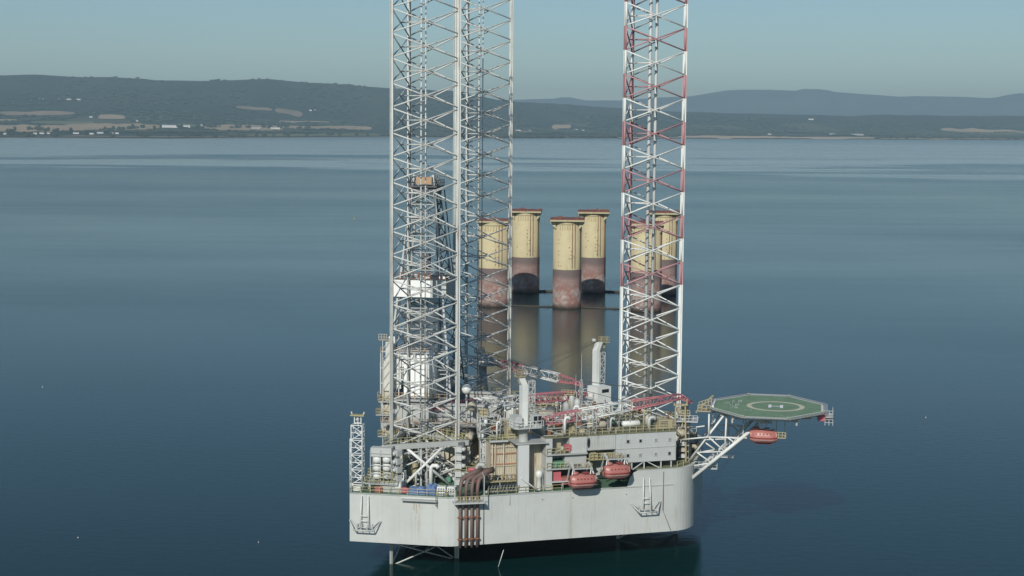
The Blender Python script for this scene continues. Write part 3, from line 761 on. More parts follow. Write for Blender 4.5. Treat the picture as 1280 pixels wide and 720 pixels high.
# hanging platform at the aft side
for i, (z, w_) in enumerate(((-6.6,.5),(-2.4,.9),(.2,.4))):
    b_ = MB(); b_.box(-6.4-w_,-4.2,-10.5,-6.5,z,z+.15); b_.build('aft_landing', M['grey'], t)
    b_ = MB(); b_.rail([(-4.2,-10.4,z+.15),(-6.4-w_,-10.4,z+.15),(-6.4-w_,-6.5,z+.15)], step=.8, r=.06); b_.build('landing_rail', M['ochre'], t)
    b_ = MB(); b_.box(-6.3,-4.9,-9.4,-8,z+.15,z+1.7+i*.4); b_.build('aft_cabinet', M['cream'], t)
b_ = MB()
for y in (-10.2,-6.9): 
    for x in (-6.0,-4.6): b_.beam((x,y,-8), (x,y,12.3), .12)
for k in range(10): b_.beam((-6.0,-10.2,-7.5+2*k), (-4.6,-10.2,-5.5+2*k), .08)
b_.build('stair_tower', M['lgrey'], t)
b_ = MB(); b_.box(-5.95,-4.3,-9.9,-8.2,2.4,8.2); b_.build('aft_cladding', M['cream2'], t)
b_ = MB(); b_.box(-5.6,-4.3,-9.6,-8.4,8.2,12.0); b_.build('aft_cladding', M['cream2'], t)
b_ = MB(); b_.box(-6.8,-4.8,-10.1,-8.2,12.2,12.35); b_.rail([(-6.8,-10.1,12.3),(-5.2,-10.1,12.3)], step=.5, r=.06); b_.build('lookout', M['tan'], t)

# derrick
t = thing('derrick', 'tall drilling derrick with a white wind wall box halfway up', 'derrick', -5.2, 0, 26.0)
def dc(i, z, zt=43.0):
    w_ = 6.6+(1.9-6.6)*z/zt; sx, sy = ((-1,-1),(1,-1),(1,1),(-1,1))[i]; return Vector((sx*w_, sy*w_, z))
zs = [0, 4.6, 9.0, 13.2, 17.2, 21.0, 24.6, 28.0, 31.2, 34.3, 37.3, 40.2, 43.0]
for i in range(4):
    b_ = MB(); b_.beam(dc(i,0), dc(i,43), .38); b_.build('corner_post', M['lgrey' if i in (0,1) else 'grey'], t)
for k, (z0, z1) in enumerate(zip(zs, zs[1:])):
    for i in range(4):
        j = (i+1) % 4; b_ = MB(); b_.beam(dc(i,z0), dc(j,z0), .18)
        if not (k == 0 and i in (0, 2)): b_.beam(dc(i,z0), dc(j,z1), .14); b_.beam(dc(j,z0), dc(i,z1), .14)
        b_.build('side_bracing', M['grey' if i in (0,3) else 'dgrey'], t)  # side shading put into the colour: right and far faces darker
b_ = MB()
b_.box(-5.4,5.2,-5.3,-5.15,19.4,22.9); b_.build('wind_wall', M['bright'], t)
for (x0,x1,y0,y1,m_) in ((5.2,5.35,-5.3,5.3,'grey'),(-5.4,-5.25,-5.1,5.3,'bright'),(-5.2,5.1,5.15,5.3,'bright')):  # right wall in grey, its shaded side painted in
    b_ = MB(); b_.box(x0,x1,y0,y1,19.4,22.9); b_.build('wind_wall', M[m_], t)
b_ = MB(); b_.box(2.2,5.1,-5.36,-5.31,19.5,22.8); b_.build('painted_wall_shade', M['lgrey'], t)  # painted shade: thin grey sheet over the right end of the front wall
b_ = MB(); b_.box(-5.8,5.8,-5.8,-5.4,23.0,23.1); b_.rail([(-5.8,-5.8,23.1),(5.8,-5.8,23.1)], step=1.1, r=.06); b_.build('racking_walkway', M['rust'], t)
b_ = MB(); b_.box(-3,3,-3,3,40.6,40.9); b_.rail([(-3,-3,40.9),(3,-3,40.9),(3,3,40.9),(-3,3,40.9),(-3,-3,40.9)], step=1, r=.05); b_.build('crown_platform', M['dgrey'], t)
b_ = MB(); b_.box(-1.2,1.9,-3.2,-.6,41.2,42.6); b_.build('orange_shelter', M['orange2'], t)
b_ = MB(); b_.box(-2.6,2.6,-2.4,2.4,39.2,40.5); b_.build('crown_block', M['dgrey'], t)
b_ = MB(); b_.truss((0,0,43),(0,0,49.5),3.2,3.2,4,.1,.06); b_.build('top_frame', M['grey'], t)
b_ = MB(); b_.beam((-.6,-.6,4),(-.6,-.6,40),.12); b_.beam((.6,-.6,4),(.6,-.6,40),.12); b_.box(-.9,.9,-.9,.5,24,27.5); b_.build('travelling_block', M['dgrey'], t)
b_ = MB()
for x, y in ((2.3,-2.6),(2.8,-2.6),(-2.4,-2.9),(3.2,2.2)): b_.path([(x*2.1,y*2.1,2),(x*1.6,y*1.6,20),(x,y,40)], .12, 6)
b_.build('standpipe', M['dgrey'], t)
b_ = MB()
for k in range(40):
    x = -4.4+.22*k; b_.beam((x,-1.0-.05*k,0.5), (x*.86,-1.0,22.0), .10)
b_.build('racked_pipes', M['dgrey'], t)

# ------------------------------------------------------------------ flare / burner mast at the aft corner
t = thing('burner_mast', 'slim white lattice mast standing at the left end of the hull', 'mast', -9.0, -35.2, 13.7)
b_ = MB(); b_.truss((0,0,0),(0,0,12.0),2.0,1.6,9,.1,.06,up=(0,1,0)); b_.build('lattice', M['white'], t)
b_ = MB(); b_.truss((-1.2,.1,0),(-1.15,.1,9.4),.5,.5,9,.07,.04,up=(0,1,0)); b_.build('ladder_frame', M['white'], t)
b_ = MB(); b_.tube((.1,0,11.6), (0,0,13.3), .12, 6); b_.beam((-.6,0,12.3),(-.6,0,13.6),.16); b_.beam((.6,0,12.3),(.6,0,13.6),.16); b_.beam((-.6,0,12.3),(.6,0,12.3),.16); b_.build('neck', M['white'], t)
b_ = MB(); b_.box(-1.25,1.25,-.6,.6,13.6,13.8); b_.build('top_bar', M['yellow'], t)
for x in (-1.2, 1.2): b_ = MB(); b_.tube((x*.8,0,13.6), (x,0,14.3), .14, 6); b_.build('burner_head', M['lgrey'], t)
b_ = MB(); b_.lathe((0,-.1,12.9), [(.05,-.3),(.34,-.1),(.34,.2),(.05,.35)], 10); b_.build('sheave', M['lgrey'], t)
b_ = MB(); b_.cbox((0,0,.5), (1.3,1.3,1.0)); b_.build('foot', M['white'], t)
# ------------------------------------------------------------------ accommodation block along the near side; local x runs forward, y inboard
SR = math.radians(27.3)
def sthing(name, label, cat, s, nn, z, group=None):
    p = S(s, nn, z); return thing(name, label, cat, p.x, p.y, z, math.atan2(.4583, .8888), group)
t = sthing('accommodation_block', 'flat grey accommodation block with small square windows near the helideck', 'deckhouse', 24.7, 1.0, 18.0)
b_ = MB(); b_.box(0,11.7,0,11,0,5.35); b_.build('walls', M['house'], t)
b_ = MB()
for i in range(28): x = .2+i*.42; b_.box(x,x+.05,-.03,0,.1,5.25)
b_.build('wall_seams', M['house'], t)
b_ = MB(); b_.box(-.1,11.8,-.12,11.1,5.35,5.5); b_.build('roof', M['olive'], t)
b_ = MB(); b_.box(-.05,11.75,-.1,0,2.55,2.62); b_.build('floor_line', M['grey'], t)
for i, x in enumerate((2.3, 4.7, 7.7, 10.4)):
    for j, z in enumerate((1.3, 3.9)):
        dark = (i, j) in ((0,0),(0,1),(1,1),(3,0))
        b_ = MB(); b_.box(x-.34,x+.34,-.09,-.035,z-.38,z+.38); f = b_.build('window', M['lgrey' if not dark else 'grey'], t)
        b_ = MB(); b_.box(x-.22,x+.22,-.12,-.092,z-.26,z+.26); b_.build('pane', M['glass'] if dark else M['paleglass'], f)
for x in (3.2, 5.6, 8.9, 10.9):
    b_ = MB(); b_.beam((x,.3,-1.4),(x,.3,0),.2); b_.build('support_post', M['lgrey'], t)
b_ = MB(); b_.beam((5.6,.3,0),(3.4,.3,-1.4),.16); b_.beam((6.1,.3,0),(8.7,.3,-1.4),.16); b_.build('support_brace', M['lgrey'], t)
b_ = MB(); b_.rail([(0,0,5.5),(11.7,0,5.5),(11.7,11,5.5)], step=1.2, r=.055); b_.build('roof_rail', M['ochre'], t)
b_ = MB(); b_.box(1.5,3.3,.4,1.2,-1.3,.0); b_.build('escape_ladder_box', M['yellow'], t)

t = sthing('ribbed_module', 'ribbed grey module with a dark oval opening left of the accommodation block', 'deckhouse', 19.3, 1.1, 18.0)
b_ = MB(); b_.box(0,5.35,0,10,2.6,5.3); b_.build('walls', M['grey'], t)
b_ = MB(); ribbed(b_, .9, 5.3, 0, 2.7, 5.2, .33, .06); b_.build('ribs', M['lgrey'], t)
b_ = MB(); b_.add([(.2+.28*math.cos(a*PI/6), -.06, 4.0+.95*math.sin(a*PI/6)) for a in range(12)], [tuple(range(12))]); b_.build('oval_opening', M['glass'], t)
b_ = MB(); b_.box(-.1,5.35,-.1,10,5.3,5.45); b_.build('roof', M['olive'], t)
b_ = MB(); b_.rail([(-6,0,5.4),(5.3,0,5.4)], step=1.2, r=.05); b_.build('roof_rail', M['ochre'], t)
b_ = MB(); b_.box(-.2,5.2,-1.6,0,1.1,1.25); b_.build('balcony', M['yellow'], t)
b_ = MB(); b_.rail([(-.2,-1.6,1.25),(5.2,-1.6,1.25)], step=.7, r=.06); b_.build('balcony_rail', M['yellow'], t)
b_ = MB(); b_.box(.4,1.4,-1.2,-.3,1.25,2.3); b_.box(2.2,4.4,-1.0,-.2,1.25,2.1); b_.build('lockers', M['ochre'], t)

t = sthing('three_level_module', 'three level grey module with open balconies left of the lifeboats', 'deckhouse', 11.5, 1.2, 13.8)
b_ = MB(); b_.box(0,7.75,3.0,9,0,9.3); b_.build('walls', M['lgrey'], t)
b_ = MB(); b_.box(-.1,7.75,0,9,9.3,9.45); b_.build('roof', M['olive'], t)
for z in (3.9, 6.5):
    b_ = MB(); b_.box(-.1,7.7,-.6,3.0,z-.2,z); b_.build('balcony_floor', M['grey'], t)
    b_ = MB(); b_.rail([(0,-.5,z),(4.2,-.5,z)], step=.7, r=.05); b_.build('balcony_rail', M['yellow'], t)
b_ = MB(); b_.box(4.4,7.7,0,3.0,6.5,9.3); b_.build('upper_cabin', M['lgrey'], t)
b_ = MB(); ribbed(b_, 4.4, 7.7, 0, 6.6, 9.2, .36, .06); b_.build('cabin_ribs', M['lgrey'], t)
b_ = MB(); b_.box(3.6,7.7,.2,3.0,3.9,6.3); b_.build('middle_cabin', M['grey'], t)
b_ = MB(); b_.box(-.1,1.1,-.2,3.0,0,9.3); b_.build('corner_column', M['lgrey'], t)
b_ = MB(); b_.box(1.2,3.9,.3,2.9,4.0,5.0); b_.build('green_locker', M['green2'], t)
b_ = MB(); b_.box(3.4,4.6,-.3,.5,7.0,8.1); b_.build('red_box', M['pink'], t)
b_ = MB(); b_.box(2.0,2.7,-.2,.2,7.2,8.5); b_.build('yellow_panel', M['ochre'], t)
b_ = MB(); b_.box(1.1,4.4,-.2,-.1,0.1,2.0); 
b_ = MB(); b_.box(1.5,2.9,.2,1.4,1.5,3.2); b_.build('red_cabinet', M['pink'], t)
b_ = MB(); b_.cbox((3.9,.5,1.5), (2.2,1.2,1.3), .2); b_.build('red_tank', M['orange'], t)
b_ = MB(); b_.box(.9,5.4,-.5,.1,1.35,1.55); b_.beam((3.1,-.3,0),(3.1,-.3,1.4),.14); b_.beam((1.0,-.3,0),(1.0,-.3,1.4),.14); b_.beam((5.3,-.3,0),(5.3,-.3,1.4),.14); b_.build('low_frame', M['lgrey'], t)
b_ = MB(); b_.box(1.1,7.6,2.7,2.95,.1,3.6); b_.build('painted_shade_sheet', M['dgrey'], t)  # dark sheet painted in as the shade under the lower balcony

# recess with a canopy, white wall plate
t = sthing('wall_plate', 'tall flat white wall panel standing at the deck edge beside the crane', 'wall', 6.1, .5, 13.8)
b_ = MB(); b_.box(0,2.0,0,.5,0,8.6); b_.build('panel', M['house2'], t)
b_ = MB(); b_.tube((.6,-.1,2.6), (3.4,-.9,.4), .16, 7); b_.build('hinged_strut', M['lgrey'], t)
t = sthing('recess_wall', 'cream ribbed wall set back under a canopy right of the white panel', 'wall', 8.2, 3.6, 13.8)
b_ = MB(); b_.box(0,3.2,0,4,0,8.6); b_.build('wall', M['cream'], t)
b_ = MB(); ribbed(b_, 0, 3.2, 0, .2, 8.4, .4, .08); b_.build('ribs', M['cream'], t)
b_ = MB(); b_.box(-2.6,3.4,-3.3,4,8.65,8.85); b_.build('canopy', M['grey'], t)
t = sthing('filter_vessel', 'white upright vessel with a cap beside the three level module', 'vessel', 10.3, 1.5, 13.8)
b_ = MB(); b_.lathe((0,0,0), [(.4,0),(.45,.2),(.45,2.3),(.62,2.4),(.62,3.3),(.3,3.6)], 14); b_.build('vessel', M['white'], t)
b_ = MB(); b_.beam((.7,0,0),(.7,0,4.2),.1); b_.beam((-.7,0,0),(-.7,0,4.2),.1); b_.build('posts', M['lgrey'], t)

# rust striped tank house
t = sthing('tank_house', 'cream ribbed tank house with rusty horizontal bands behind the hoses', 'tank house', .2, 5.0, 13.8)
b_ = MB(); b_.box(2.1,7.4,0,8,0,8.5); b_.build('walls', M['cream'], t)
b_ = MB(); ribbed(b_, 2.1, 7.4, 0, .3, 8.3, .42, .14); b_.build('ribs', M['creamr'], t)
for z, m_ in ((7.4,'cream'),(6.2,'rusty2'),(4.3,'rusty2'),(4.0,'cream'),(2.4,'cream'),(2.0,'rusty2')):
    b_ = MB(); b_.box(2.05,7.45,-.3,-.14,z,z+.2); b_.build('band', M[m_], t)
b_ = MB(); b_.box(1.8,7.6,-.6,8.1,8.5,8.7); b_.build('roof', M['olive'], t)
b_ = MB(); b_.box(1.6,5.0,-1.2,-.5,8.6,8.85); b_.build('canopy', M['lgrey'], t)
b_ = MB()
for x in (2.3, 2.8, 4.4): b_.tube((x,-.45,0), (x,-.45,8.2), .1, 6)
b_.build('downpipe', M['cream'], t)
b_ = MB(); b_.rail([(1.8,-.5,8.7),(7.6,-.5,8.7)], step=1.1, r=.05); b_.build('roof_rail', M['yellow'], t)
# hoses and valves at the deck edge
t = sthing('hose_manifold', 'row of looped grey hoses along the deck edge right of the brown pipes', 'manifold', 0.2, .7, 13.8)
for k in range(11):
    b_ = MB(); x = .3+k*.56
    b_.path([(x,-.1,.1),(x+.05,-.25,.8),(x+.25,-.1,1.35),(x+.5,.2,1.4),(x+.6,.5,1.0),(x+.55,.6,.3)], .13, 7); b_.build('hose', M['hose'], t)
b_ = MB(); b_.tube((0,.3,.35), (6.4,.3,.35), .25, 8); b_.build('header_pipe', M['grey'], t)
t = sthing('valve_rack', 'yellowish valve rack behind the looped grey hoses', 'valve rack', 0.4, 2.6, 13.8)
b_ = MB(); b_.box(0,6.2,0,1.2,1.6,1.75)
b_.build('deck', M['ochre'], t)
for k in range(8):
    b_ = MB(); x = .4+k*.75; b_.tube((x,.4,1.7), (x,.4,2.7), .12, 7); b_.tube((x-.3,.4,2.4), (x+.3,.4,2.4), .1, 6); b_.lathe((x,.4,2.75), [(.3,0),(.3,.06)], 10); b_.build('valve', M['ochre' if k % 3 else 'grey'], t)
b_ = MB()
for x in (.1, 3.0, 6.1): b_.beam((x,.2,0),(x,.2,1.6),.14)
b_.build('posts', M['grey'], t)

# ------------------------------------------------------------------ lifeboats and davits
def lifeboat(label, loc, rot, L=5.0, flip=False):
    t = thing('lifeboat', label, 'lifeboat', loc[0], loc[1], loc[2], rot, 'enclosed red lifeboats')
    ns, nr = 13, 14; vs = []; fs = []
    for i in range(ns):
        x = -1+2*i/(ns-1); taper = max(.16, (1-abs(x)**4.5))**.5
        bw = 1.22*taper; zb = .7*(1-taper)**1.1; top = 2.6-.35*abs(x)**3-(.15 if x > .1 else 0)
        for k in range(nr):
            a = 2*PI*k/nr; cy, cz = math.cos(a), math.sin(a)
            if cz < 0: y = bw*(abs(cy)**.75)*(1 if cy > 0 else -1); z = 1.05+cz*(1.05-zb)
            else: y = bw*.92*(abs(cy)**.9)*(1 if cy > 0 else -1); z = 1.05+cz*(top-1.05)
            vs.append((x*L/2, y, z))
    for i in range(ns-1):
        for k in range(nr): fs.append((i*nr+k, i*nr+(k+1) % nr, (i+1)*nr+(k+1) % nr, (i+1)*nr+k))
    fs += [tuple(range(nr)), tuple(reversed([(ns-1)*nr+k for k in range(nr)]))]
    b_ = MB(); b_.add(vs, fs, smooth=True); b_.build('boat_hull', M['orange'], t)
    b_ = MB(); pts = []
    for sgn in (-1, 1):
        pts = [(x*L/2, sgn*1.26*max(.16,(1-abs(x)**4.5))**.5, 1.08) for x in [-1+.2*i for i in range(11)]]
        b_.path(pts, .09, 6)
    b_.build('fender_rail', M['dorange'], t)
    b_ = MB(); b_.box(-L*.3,L*.3,-.12,.12,-.22,.12); b_.build('keel', M['dorange'], t)
    sx = -1 if flip else 1
    b_ = MB(); b_.lathe((sx*-L*.28,0,2.45), [(.62,0),(.6,.35),(.35,.5)], 10, 1.1, .9); b_.build('helm_turret', M['orange'], t)
    for k in range(5):
        b_ = MB(); x = -L*.26+k*L*.13; b_.cbox((x, -1.17+.02*abs(k-2), 1.85), (.22,.12,.16)); b_.build('porthole', M['dorange'], t)
    for x in (-L*.36, L*.36): b_ = MB(); b_.box(x-.08,x+.08,-.1,.1,2.3,3.0); b_.build('lifting_hook', M['lgrey'], t)
    for sg in (-1, 1):
        b_ = MB(); b_.path([(x*L/2*.96, sg*1.25*max(.16,(1-abs(x)**4.5))**.5, .62+.12*(k2%2)) for k2, x in enumerate([-.9+.15*i for i in range(13)])], .035, 5); b_.build('grab_line', M['lgrey'], t)
    b_ = MB(); b_.cbox((sx*L*.12,0,2.72),(1.0,.9,.12)); b_.cbox((sx*L*.34,0,2.5),(.6,.6,.12)); b_.build('hatch', M['dorange'], t)
    return t
def davit(label, loc, rot, L=3.4, back=3.6):
    t = thing('davit', label, 'davit', loc[0], loc[1], loc[2], rot, 'lifeboat davits')
    for x in (-L/2, L/2):
        b_ = MB(); b_.beam((x,-.3,3.4),(x,back*.45,4.3),.3,.34); b_.beam((x,back*.45,4.3),(x,back,3.3),.3,.34); b_.beam((x,back*.5,4.1),(x,back,.6),.2); b_.build('arm', M['lgrey'], t)
        b_ = MB(); b_.tube((x,-.1,2.7),(x,-.1,3.4),.05,5); b_.build('fall_wire', M['cable'], t)
        b_ = MB(); b_.beam((x-.35,-.3,2.6),(x,.1,3.7),.14); b_.beam((x+.35,-.3,2.6),(x,.1,3.7),.14); b_.build('hanging_frame', M['white'], t)
    b_ = MB(); b_.box(-L/2,L/2,-.1,1.2,3.5,3.62); b_.build('top_platform', M['lgrey'], t)
    b_ = MB(); b_.rail([(-L/2,-.1,3.62),(L/2,-.1,3.62)], h=.9, step=.6, r=.05); b_.build('railing', M['ochre'], t)
    b_ = MB(); b_.cbox((0,back*.7,3.4),(1.2,.9,.9)); b_.build('winch', M['dgrey'], t)
    return t
sr = math.atan2(.4583, .8888)
lifeboat('red lifeboat hanging at the hull edge, the left and lower of the pair', tuple(S(17.1,-2.6,14.75)), sr, 4.9)
lifeboat('red lifeboat hanging at the hull edge, the right and higher of the pair', tuple(S(23.5,-2.6,16.15)), sr, 4.9)
davit('pale davit frame over the left lifeboat of the pair', tuple(S(17.1,-2.6,14.6)), sr)
davit('pale davit frame over the right lifeboat of the pair', tuple(S(23.5,-2.6,16.0)), sr)
lifeboat('red lifeboat hanging under the helideck', (61.6,-14.0,21.4), math.radians(2), 4.9)
t = thing('davit', 'yellow framed davit between the helideck and its lifeboat', 'davit', 61.6, -14, 21.4, 0, 'lifeboat davits')
b_ = MB(); b_.rail([(-1.4,-.6,3.6),(1.4,-.6,3.6)], h=1.5, step=1.4, r=.09, mid=1); b_.build('yellow_frame', M['ochre'], t)
b_ = MB(); b_.box(-1.2,1.2,-.5,.6,3.7,5.0); b_.build('winch_box', M['lgrey'], t)
for x in (-.45, .45): b_ = MB(); b_.beam((x,0,2.0),(x*.8,0,3.7),.22); b_.build('hanger', M['lgrey'], t)
b_ = MB(); b_.box(2.1,4.0,-.4,.8,1.0,1.15); b_.rail([(2.1,-.4,1.15),(4.0,-.4,1.15)], h=1.0, step=.6, r=.06); b_.beam((2.3,.6,1.1),(2.3,.6,5.2),.12); b_.beam((3.8,.6,1.1),(3.8,.6,5.2),.12); b_.build('boarding_platform', M['ochre'], t)
# ------------------------------------------------------------------ kingpost cranes; local +x is the boom direction
def crane(label, u, v, zs, yaw, blen, tip_dz, f1, f2, zped, post_h=9.2, nose=True, kind=0, nose_dz=-1.3):
    t = thing('pedestal_crane', label, 'crane', u, v, zs, yaw, 'deck cranes')
    b_ = MB(); b_.lathe((0,0,zped-zs), [(1.25,0),(1.2,(zs-zped)*.6),(.85,(zs-zped)*.82),(.85,zs-zped-.5),(1.6,zs-zped-.2),(1.6,zs-zped)], 18); b_.build('pedestal', M['grey'], t)
    b_ = MB(); b_.prism([(-2.4,-1.6),(-1.8,-2.2),(2.6,-2.2),(3.2,-1.6),(3.2,1.6),(2.6,2.2),(-1.8,2.2),(-2.4,1.6)], 0, .22); b_.build('slew_platform', M['lgrey'], t)
    b_ = MB(); b_.rail([(-2.4,-1.6,.22),(-1.8,-2.2,.22),(2.6,-2.2,.22),(3.2,-1.6,.22)], step=.9, r=.06); b_.rail([(-2.4,-1.6,.22),(-2.4,1.6,.22),(-1.8,2.2,.22),(2.6,2.2,.22)], step=.9, r=.06); b_.build('platform_rail', M['white'], t)
    b_ = MB(); pw = .55 if kind != 1 else .42; b_.box(-pw,pw,-.7,.7,.22,post_h-1.6); b_.add([(-pw,-.7,post_h-1.6),(pw,-.7,post_h-1.6),(pw,.7,post_h-1.6),(-pw,.7,post_h-1.6),(-pw-.8,-.6,post_h),(pw-.7,-.6,post_h),(pw-.7,.6,post_h),(-pw-.8,.6,post_h)],[(0,3,2,1),(4,5,6,7),(0,1,5,4),(1,2,6,5),(2,3,7,6),(3,0,4,7)]); b_.build('kingpost', M['white'], t)
    b_ = MB(); gx = 1.35 if kind != 1 else -1.35; b_.truss((gx,0,.3),(gx,0,post_h-.9-(1.2 if kind == 1 else 0)),1.2,1.1,7,.07,.045,up=(0,1,0)); b_.build('gantry_lattice', M['lgrey'], t)
    hx = -1.6 if kind != 1 else -2.9
    b_ = MB(); b_.box(hx,hx+1.6,-.9,.9,post_h-.1,post_h+.05); b_.beam((hx+.8,0,post_h-1.3),(hx+.8,0,post_h),.3); b_.rail([(hx,-.9,post_h),(hx+1.6,-.9,post_h),(hx+1.6,.9,post_h),(hx,.9,post_h),(hx,-.9,post_h)], h=1, step=.6, r=.05); b_.build('head_platform', M['ochre'], t)
    b_ = MB(); b_.lathe((.2,-.5,post_h+.5), [(.05,-.4),(.45,-.3),(.45,.2),(.05,.3)], 10); b_.build('head_sheave', M['lgrey'], t)
    if kind == 0:
        b_ = MB(); b_.box(.9,2.7,-2.1,-.9,.25,2.4); c = b_.build('cab', M['lgrey'], t)
        b_ = MB(); b_.box(1.1,1.8,-2.14,-2.105,.7,2.2); b_.build('window', M['glass'], c)
        b_ = MB(); b_.box(1.95,2.6,-2.14,-2.105,.7,2.2); b_.build('window', M['glass'], c)
        b_ = MB(); b_.box(-2.2,-.9,-1.6,1.2,.25,2.2); b_.build('winch_house', M['lgrey'], t)
    if kind == 1:
        b_ = MB(); b_.box(-1.5,2.0,-.2,3.2,-.9,2.4); c = b_.build('machinery_cab', M['white'], t)
        b_ = MB(); b_.box(-.9,.9,3.21,3.24,1.2,1.9); b_.build('window', M['glass'], c)
    # boom
    P = Vector((2.4,0,.7)); Q = Vector((2.4+blen, 0, .7+tip_dz)); dd = (Q-P)
    segs = [(0,f1,'red' if True else ''),(f1,f2,'white'),(f2,1,'red')]
    nm = ['boom_root','boom_middle','boom_tip']
    for (a, c, m_), nme in zip(segs, nm):
        p, q = P+dd*a, P+dd*c; L = (q-p).length
        h0 = .5+1.1*min(1, a/.28) if a < .28 else 1.6; 
        b_ = MB(); bays = max(3, int(L/1.35))
        if nme == 'boom_root':
            def cr(i, tt):
                k = min(1, .35+tt*1.6); sx, sy = ((-1,-1),(1,-1),(1,1),(-1,1))[i]
                return p.lerp(q, tt)+Vector((0, sx*.75*k, sy*.82*k))
            for i in range(4):
                for k in range(bays): b_.beam(cr(i,k/bays), cr(i,(k+1)/bays), .17)
            for k in range(bays):
                for i in range(4): b_.beam(cr(i,k/bays), cr((i+1)%4,(k+1)/bays), .10); b_.beam(cr(i,k/bays), cr((i+1)%4,k/bays), .09)
        elif nme == 'boom_middle': b_.truss(p, q, 1.5, 1.7, max(4, int(L/2.0)), .13, .045)
        else: b_.truss(p, q, 1.5, 1.64, bays, .12, .04, taper=.55)
        b_.build(nme, M[m_], t)
    if nose:
        b_ = MB(); b_.truss(Q, Q+Vector((2.4,0,nose_dz)), .8, .9, 3, .1, .06, taper=.5); b_.build('boom_nose', M['red'], t)
    hp_ = Q+Vector((-.4,0,-.5))
    b_ = MB(); b_.tube(hp_, hp_+Vector((0,0,-1.6)), .05, 5); b_.tube(hp_+Vector((.4,0,0)), hp_+Vector((.2,0,-1.6)), .05, 5); w_ = b_.build('hoist_wire', M['cable'], t)
    b_ = MB(); b_.cbox(tuple(hp_+Vector((.1,0,-1.9))), (.6,.5,.8)); b_.path([hp_+Vector((.1,0,-2.3)), hp_+Vector((.1,0,-2.7)), hp_+Vector((.4,0,-2.95)), hp_+Vector((.65,0,-2.7))], .1, 6); b_.build('hook_block', M['ochre'], t)
    b_ = MB()
    for y in (-.6, .6): b_.tube((.3,y,post_h+.3), Q+Vector((-1,y*.7,.8)), .035, 5); b_.tube((.3,y*.5,post_h+.1), P+dd*.62+Vector((0,y*.6,.85)), .03, 5)
    b_.build('pendant_cables', M['cable'], t)
    return t
crane('white kingpost crane at the near side, its boom lying towards the red and white leg', 19.6, -28.2, 25.2, math.atan2(16,25.0), 29.0, 3.0, .30, .65, 13.8)
crane('kingpost crane with a square white cab, standing beyond the middle of the deck', 26.2, 20.0, 23.0, math.atan2(-28,-27.0), 38.0, .9, .40, .73, 13.8, 11.2, kind=1, nose=False)
crane('crane behind the far-side grey leg with its boom lowered to the right', -.6, 34.2, 26.6, math.atan2(-3.0,18.4), 18.4, -3.2, .38, .82, 13.8, 2.6, kind=2, nose_dz=-.8)
# rest trestles for the booms
def rest(label, u, v, z0, z1, m_='ochre'):
    t = thing('boom_rest', label, 'boom rest', u, v, z0, .3, 'boom rests'); h = z1-z0
    b_ = MB(); b_.beam((-1.2,0,0),(-.9,0,h),.25); b_.beam((1.2,0,0),(.9,0,h),.25); b_.beam((-1.2,0,h*.5),(1.2,0,h*.5),.15); b_.beam((-1.1,0,h*.1),(1,0,h*.9),.12); b_.build('legs', M[m_], t)
    b_ = MB(); b_.box(-1.3,1.3,-.4,.4,h,h+.25); b_.beam((-1.2,0,h),(-1.2,0,h+1.2),.2); b_.beam((1.2,0,h),(1.2,0,h+1.2),.2); b_.build('cradle', M[m_], t)
rest('ochre trestle holding the tip of the near crane boom beside the red and white leg', 46.2, -11.6, 16.7, 27.3)
rest('ochre trestle under the boom between the grey legs', 3.2, -2.0, 20.2, 23.2)
# ------------------------------------------------------------------ helideck on the bow
HU, HV, HZ = 62.0, -6.9, 27.0
t = thing('helideck', 'green octagonal helideck with a painted circle and letter H', 'helideck', HU, HV, HZ)
oc = [(10.2,-3.9),(10.2,3.9),(3.9,11.9),(-3.9,11.9),(-10.2,3.9),(-10.2,-3.9),(-3.9,-11.9),(3.9,-11.9)]
b_ = MB(); b_.prism(oc, -.35, 0); b_.build('deck', M['heli'], t)
b_ = MB()
for a, c in zip(oc, oc[1:]+oc[:1]):
    a = Vector((*a, .008)); c = Vector((*c, .008)); d = (c-a).normalized(); nrm = Vector((d.y, -d.x, 0)); 
    nrm = -nrm if nrm.dot(a) > 0 else nrm
    b_.add([a, c, c+nrm*.35, a+nrm*.35], [(0,1,2,3)])
b_.build('edge_line', M['mark'], t)
# safety net frame
b_ = MB(); k_ = 1.08; oo = [(x*k_, y*1.075) for x, y in oc]
for a, c, p, q in zip(oc, oc[1:]+oc[:1], oo, oo[1:]+oo[:1]):
    b_.beam((*p,.05),(*q,.05),.12)
    A, Cc, Pp, Qq = [Vector((*z_, -.15)) for z_ in (a, c, p, q)]
    Pp.z = Qq.z = .05
    L = (Cc-A).length; nn = int(L/.9)
    for i in range(nn+1): b_.beam(A.lerp(Cc, i/nn), Pp.lerp(Qq, i/nn), .06)
    for j in (.35, .7): b_.beam(A.lerp(Pp, j), Cc.lerp(Qq, j), .05)
b_.build('safety_net', M['net'], t)
b_ = MB()
for a, c in zip(oc, oc[1:]+oc[:1]): b_.beam((*a,-.32),(*c,-.32),.35,.3)
b_.build('edge_beam', M['lgrey'], t)
rr0, rr1, N_ = 4.45, 5.35, 64
b_ = MB(); vs = []; fs = []
for i in range(N_):
    a = 2*PI*i/N_; vs += [(1.5+rr0*math.cos(a), rr0*math.sin(a), .012), (1.5+rr1*math.cos(a), rr1*math.sin(a), .012)]
for i in range(N_): j = (i+1) % N_; fs.append((2*i, 2*i+1, 2*j+1, 2*j))
b_.add(vs, fs); b_.build('landing_circle', M['ring'], t)
b_ = MB()
b_.add([(.2,-1.6,.014),(.75,-1.6,.014),(.75,1.6,.014),(.2,1.6,.014)], [(0,1,2,3)])
b_.add([(2.35,-1.6,.014),(2.9,-1.6,.014),(2.9,1.6,.014),(2.35,1.6,.014)], [(0,1,2,3)])
